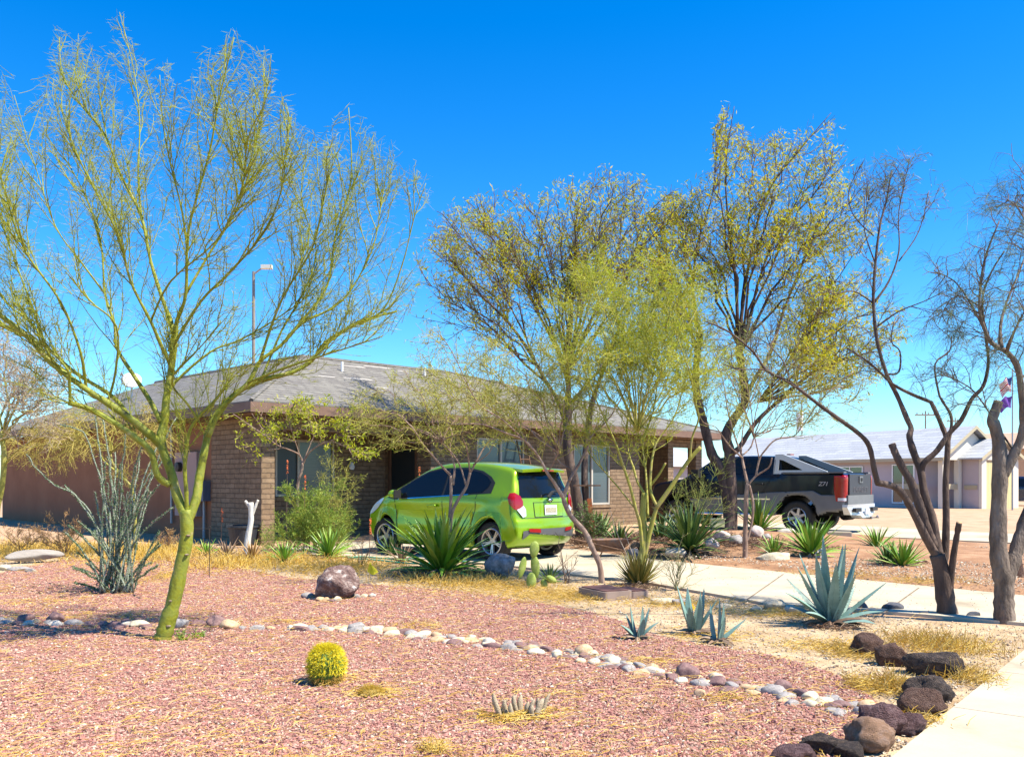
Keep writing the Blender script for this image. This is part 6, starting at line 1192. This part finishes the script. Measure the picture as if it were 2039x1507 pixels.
bush('wispy_shrub', 'thin wispy green shrub rising over the dark yucca under the tall mesquite', 1372, 1085, 15.6, [(1340, 980, .2), (1365, 950, -.2), (1400, 960, .3), (1430, 930, -.2), (1330, 1020, -.3), (1440, 1000, .3), (1385, 1000, -.4), (1375, 1190, -.5)][:7], 70, (.2, .6), 420, (.1, .4), 900, (.02, .07), .006, mat('green_wisp', [(.20, .24, .04), (.30, .32, .08)], 3, .7), LFP, 42, up=.3)
bush('twiggy_shrub', 'thin dry twiggy shrub on the near driveway edge', 1346, 1176, F * HC / (1176 - HZ), [(1330, 1120, .1), (1340, 1100, -.1), (1352, 1090, .1), (1365, 1120, -.1), (1385, 1130, .1), (1350, 1130, 0)], 34, (.12, .35), 120, (.06, .2), 120, (.02, .04), .004, mat('olive_wisp', [(.26, .24, .10), (.36, .32, .18)], 3, .7), LFP, 43, up=.25)
bush('twiggy_shrub', 'bare thin twigs beside the small spiky yucca', 1128, 1162, F * HC / (1162 - HZ), [(1115, 1105, .1), (1125, 1120, -.1), (1150, 1115, .1), (1105, 1060, 0), (1140, 1130, 0)], 10, (.1, .3), 20, (.06, .15), 10, (.02, .04), .004, WDT, LFP, 44, up=.2)
bush('dry_weed', 'rusty brown dry weeds against the stucco wall behind the ocotillo', 130, 1100, 15.5, [(70, 1050, .1), (100, 1030, -.2), (130, 1020, .2), (155, 1035, -.2), (90, 1060, .3), (140, 1060, .3), (165, 1060, 0), (60, 1070, -.2)], 110, (.1, .3), 500, (.05, .2), 1600, (.02, .06), .008, mat('rust_twig', [(.26, .13, .06), (.40, .24, .12)], 3, .8), M['drygrass'], 45)
bush('dry_weed', 'thin dry brown weeds against the wall at the far left', 40, 1098, 15.5, [(10, 1060, .1), (35, 1050, -.2), (60, 1062, .2), (80, 1070, 0)], 60, (.1, .3), 260, (.05, .2), 800, (.02, .06), .008, bpy.data.materials['rust_twig'], M['drygrass'], 51)
bush('dry_weed', 'low dry weeds against the wall right of the ocotillo', 335, 1098, 16.5, [(315, 1070, .1), (335, 1062, -.2), (350, 1072, .2)], 40, (.08, .25), 180, (.05, .15), 500, (.02, .05), .008, bpy.data.materials['rust_twig'], M['drygrass'], 52)
bush('dry_weed', 'dry brown weeds beside the yellow flag', 722, 1128, 13.6, [(712, 1075, 0), (722, 1082, .1), (740, 1090, -.1), (700, 1100, .1)], 26, (.08, .22), 90, (.04, .14), 250, (.02, .05), .006, WDT, M['drygrass'], 46)
bush('low_shrub', 'tiny green sprig at the foot of the palo verde trunk', 362, 1276, F * HC / (1276 - HZ), [(355, 1262, 0), (365, 1264, .02), (372, 1268, -.02)], 14, (.03, .08), 40, (.02, .05), 220, (.01, .02), .006, WGT, YG, 47, rA=.002, rB=.0012)
bush('low_shrub', 'second tiny green sprig right of the palo verde foot', 396, 1272, F * HC / (1272 - HZ), [(390, 1258, 0), (400, 1262, .02)], 10, (.03, .07), 30, (.02, .05), 160, (.01, .02), .006, WGT, YG, 48, rA=.002, rB=.0012)
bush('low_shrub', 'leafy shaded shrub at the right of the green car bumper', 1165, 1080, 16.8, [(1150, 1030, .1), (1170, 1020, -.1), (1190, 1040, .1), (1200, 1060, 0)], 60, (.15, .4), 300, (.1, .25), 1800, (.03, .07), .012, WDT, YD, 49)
bush('weeping_shrub', 'thin drooping olive shrub right of the front window', 668, 1085, 17.2, [(640, 960, .1), (660, 920, -.1), (690, 930, .2), (705, 960, -.1), (630, 940, .2)], 60, (.2, .6), 500, (.1, .35), 1400, (.04, .08), .007, WY, LFP, 50, [(600, 1100), (610, 900), (740, 900), (740, 1090)], up=.0)
# red aloe flower spikes
for i, (x, y0, y1, lb) in enumerate([(605, 1075, 945, 'tall orange red aloe flower spike before the window'), (570, 1080, 915, 'red aloe flower spike nearest the brick pillar'), (735, 1110, 1030, 'orange aloe flower spike by the green car front tyre'), (833, 1080, 928, 'red flower spike by the dark door above the car bonnet'), (440, 1095, 1010, 'faint red flower spike left of the white stump')]):
    Y = 16.3 + .1 * i if i != 2 else 14.6; a = PP(x, y0, Y); b = PP(x + 3, y1, Y); root = empty('aloe_flower', (a.x, a.y, 0), label=lb, cat='flower'); mb = MB(); hh = b.z
    mb.tube([(0, 0, 0), (.01, 0, hh * .5), (.02, 0, hh)], [.008, .006, .004], 6); mb.build('stalk', WDT, root); mb = MB()
    for k in range(40):
        an = rs.uniform(0, 6.28); z = hh - rs.uniform(0, .26); d_ = Vector((math.cos(an), math.sin(an), -.9)); o_ = Vector((.02, 0, z)); mb.tube([o_, o_ + d_ * .010, o_ + d_ * .022], [.0015, .0045, .002], 5)
    mb.build('blossoms', mat('coral_flower', [(.75, .12, .03), (.80, .22, .06)], 20, .5), root)
# ------------------------------------------------------------------ small things
def put(o, label, cat, loc=None, rz=0):
    if loc is not None: o.location = loc
    o.rotation_euler = (0, 0, rz); return tag(o, label, cat)
# valve boxes
LID = mat('maroon_lid', [(.10, .045, .04), (.14, .065, .055)], 6, .7, .3, 60); BXM = mat('taupe_plastic', [(.24, .17, .14), (.30, .22, .18)], 4, .7)
for (x, y, w, dpt, h, rz, lb) in [(1206, 1192, .38, .56, .10, -.55, 'long brown lidded valve box nearest the camera'), (1258, 1190,   .25, .40, .08, -.55, 'shorter brown lidded valve box behind the long one')]:
    c = GP(x, y) + Vector((0, .10, 0)); root = empty('valve_box', c, rz - .55, label=lb, cat='valve box')
    mb = MB(); t = .0; pf = []; rr = .05
    for (cx_, cy_, a0) in ((dpt / 2 - rr, w / 2 - rr, 0), (-dpt / 2 + rr, w / 2 - rr, 90), (-dpt / 2 + rr, -w / 2 + rr, 180), (dpt / 2 - rr, -w / 2 + rr, 270)):
        for k in range(6): a = math.radians(a0 + k * 18); pf.append((cx_ + rr * math.cos(a), cy_ + rr * math.sin(a)))
    mb.prism(pf, -.02, h); mb.build('box', BXM, root); mb = MB(); mb.prism([(a * .9, b * .88) for a, b in pf], h + .0005, h + .012); mb.build('lid', LID, root)
# flags
def marker_flag(x, y, w, h, col, lb, stem_y, dx=0):
    c = GP(x, stem_y); root = empty('marker_flag', c, label=lb, cat='flag'); sc = F / c.y; z = (stem_y - y) / sc; mb = MB(); mb.tube([(dx / sc, 0, z + .01), (0, 0, 0)], .0015, 5); mb.build('wire', M['metalgrey'], root)
    mb = MB(); W_, H_ = w / sc, h / sc; n = 6
    for i in range(n + 1):
        t = i / n; mb.v += [(dx / sc + (t - .5) * W_ * .5 - .2 * W_ * math.sin(t * 2), .01 * math.sin(t * 6), z - H_ * t * .35), (dx / sc + (t - .5) * W_ * 1.1, .015 * math.sin(t * 6 + 1), z - H_ * (.75 + .25 * math.sin(t * 3)))]
    for i in range(n): mb.f.append((2 * i, 2 * i + 1, 2 * i + 3, 2 * i + 2)); mb.m.append(0)
    mb.build('cloth', mat('flag_cloth', [col], rough=.6, transl=.35), root)
marker_flag(742, 1118, 20, 26, (.75, .68, .03), 'small yellow marker flag in the dry grass behind the boulder', 1150)
marker_flag(1374, 1188, 20, 28, (.80, .42, .01), 'orange yellow marker flag standing in the little blue agave', 1250)
# hook stake
c = GP(417, 1152); root = empty('garden_hook', c, label='thin black metal garden hook stake right of the palo verde', cat='garden hook'); sc = F / c.y; z = 100 / sc
mb = MB(); mb.tube([(0, 0, -.02), (0, 0, z)], .005, 6); mb.tube([(-30 / sc, 0, z - .0), (0, 0, z - .005), (.015, 0, z), (.02, 0, z + .03), (0, 0, z + .035), (-.01, 0, z + .015)], .004, 6); mb.build('rod', M['darkmetal'], root)
# white stump
T = Tree('dead_stump', 'bleached white forked dead stump standing by the brick pillar', GP(496, 1106).y, mat('bleached_wood', [(.46, .40, .34), (.66, .62, .56), (.74, .71, .66)], 8, .8, .7, 30, stretch=(1, 1, .2)), WP, WP, 61, cat='stump')
T.limb([(490, 1112), (494, 1070), (500, 1035), (499, 1000)], .058, .045, n=10, par=False); T.limb([(500, 1015), (494, 1005), (488, 997)], .03, .025, n=8, par=False); T.limb([(500, 1030), (508, 1010), (514, 995)], .035, .02, n=8, par=False); T.finish()
# dark planter tub by the wall
c = GP(470, 1088); root = empty('planter_tub', c + Vector((0, .5, 0)), label='dark planter tub in the shade between wall and white stump', cat='planter'); mb = MB(); mb.lathe([(.22, 0), (.26, .02), (.32, .34), (.34, .36), (.34, .40), (.31, .40), (.29, .34), (.001, .33)], 24); mb.build('tub', mat('dark_tub', [(.03, .035, .045)], rough=.5), root, smooth=False); mb = MB(); mb.lathe([(.001, .331), (.285, .345), (.001, .36)], 16); mb.build('soil', M['dirt'], root)
# hose
mb = MB(); pts = [GP(x, y, .05) for x, y in [(690, 1107), (705, 1112), (730, 1113), (765, 1116), (800, 1120), (840, 1122), (870, 1119), (900, 1116), (930, 1118)]]; mb.tube(smooth3([tuple(p) for p in pts]), .012, 8); pts = [GP(x, y, .05) for x, y in [(693, 1110), (720, 1108), (760, 1111), (800, 1114), (830, 1110)]]; mb.tube(smooth3([tuple(p) for p in pts]), .012, 8)
tag(mb.build('garden_hose', mat('green_hose', [(.03, .30, .18)], rough=.4), smooth=True), 'green garden hose lying on the driveway under the green car', 'hose')
# brown ladder on the front wall
root = empty('ladder', H2W(8.0, .25), PI / 4, label='brown ladder leaning on the front wall behind the green car', cat='ladder'); mb = MB()
for s in (-.17, .17): mb.tube([(s, -.35, 0), (s, .25, 2.35)], .022, 6)
for k in range(8): t = .1 + k * .115; mb.tube([(-.17, -.35 + .6 * t, 2.35 * t), (.17, -.35 + .6 * t, 2.35 * t)], .014, 6)
mb.build('frame', M['wood'], root)
# wooden cross bar nailed to trunk and bowl feeder
c = PP(1168, 968, 18.6); root = empty('feeder_post', (c.x, c.y, 0), label='brown post with flat cross board leaning on the dark mesquite trunk', cat='post'); mb = MB(); mb.box(-.04, .04, -.03, .03, 0, c.z); mb.build('post', M['wood'], root); mb = MB(); mb.box(-.28, .28, -.1, .1, c.z + .002, c.z + .03); mb.build('board', M['wood'], root)
c = PP(1181, 1062, 18.0); mb = MB(); mb.box(-.045, .045, -.02, .02, 0, .95); mb.box(-.06, .06, -.025, .025, .2, .5); o = put(mb.build('garden_stake', mat('rust_orange', [(.45, .11, .02), (.30, .08, .03)], 6, .7)), 'rust orange painted board beside the yellow green aloe', 'board', (c.x, c.y, 0)); o.rotation_euler = (0, -.08, 0)
c = PP(1218, 1082, 15.2); root = empty('wheelbarrow', (c.x, c.y, 0), .3, label='rusty old wheelbarrow behind the leaning tree', cat='wheelbarrow'); mb = MB()
mb.add([(-.38, -.22, .32), (.30, -.22, .32), (.30, .22, .32), (-.38, .22, .32), (-.25, -.13, .12), (.12, -.13, .12), (.12, .13, .12), (-.25, .13, .12)], [(0, 4, 5, 1), (1, 5, 6, 2), (2, 6, 7, 3), (3, 7, 4, 0), (4, 7, 6, 5)]); mb.build('tray', mat('rusty_steel', [(.10, .05, .03), (.24, .12, .07), (.12, .12, .13)], 6, .7), root)
mb = MB()
for s in (-.18, .18): mb.tube([(.45, s * .3, .10), (.1, s, .14), (-.75, s * 1.2, .34)], .016, 6); mb.tube([(-.25, s, .12), (-.32, s, 0)], .012, 6)
mb.build('handles', M['wood'], root); mb = MB(); mb.lathe([(.05, -.03), (.12, -.03), (.13, 0), (.12, .03), (.05, .03)], 20, Matrix.Translation((.45, 0, .13)) @ Matrix.Rotation(PI / 2, 4, 'X'), closed=True); mb.build('wheel', RUB, root)
# garden light
c = PP(1428, 1050, 18.8); root = empty('garden_light', (c.x, c.y, .15), label='small pale box light on a stake left of the tall mesquite trunk', cat='garden light'); mb = MB(); mb.box(-.012, .012, -.012, .012, 0, c.z - .15); mb.build('stake', M['darkmetal'], root); mb = MB(); mb.box(-.14, .14, -.07, .07, c.z - .14, c.z + .02); mb.box(-.16, .16, -.09, .09, c.z + .021, c.z + .04); mb.build('lamp_head', mat('pale_lamp', [(.50, .50, .26)], rough=.4), root)
# dead flower stalks of the aloe clump
mb_l = [((1250, 1110), (1228, 1060), (1214, 1010)), ((1262, 1112), (1245, 1060), (1240, 1020)), ((1290, 1110), (1282, 1060), (1285, 1010))]
for i, pts in enumerate(mb_l):
    mb = MB(); Y = 11.6; P3 = smooth3([PP(pts[0][0] + 6, 1150, Y)] + [PP(x, y, Y) for x, y in pts]); mb.tube(P3, [.007 - .005 * k / len(P3) for k in range(len(P3))], 6)
    tag(mb.build('dry_stalk', WP), ['long pale dry stalk leaning furthest left over the aloe clump', 'middle pale dry stalk rising from the aloe clump', 'right pale dry stalk rising from the aloe clump'][i], 'stalk')
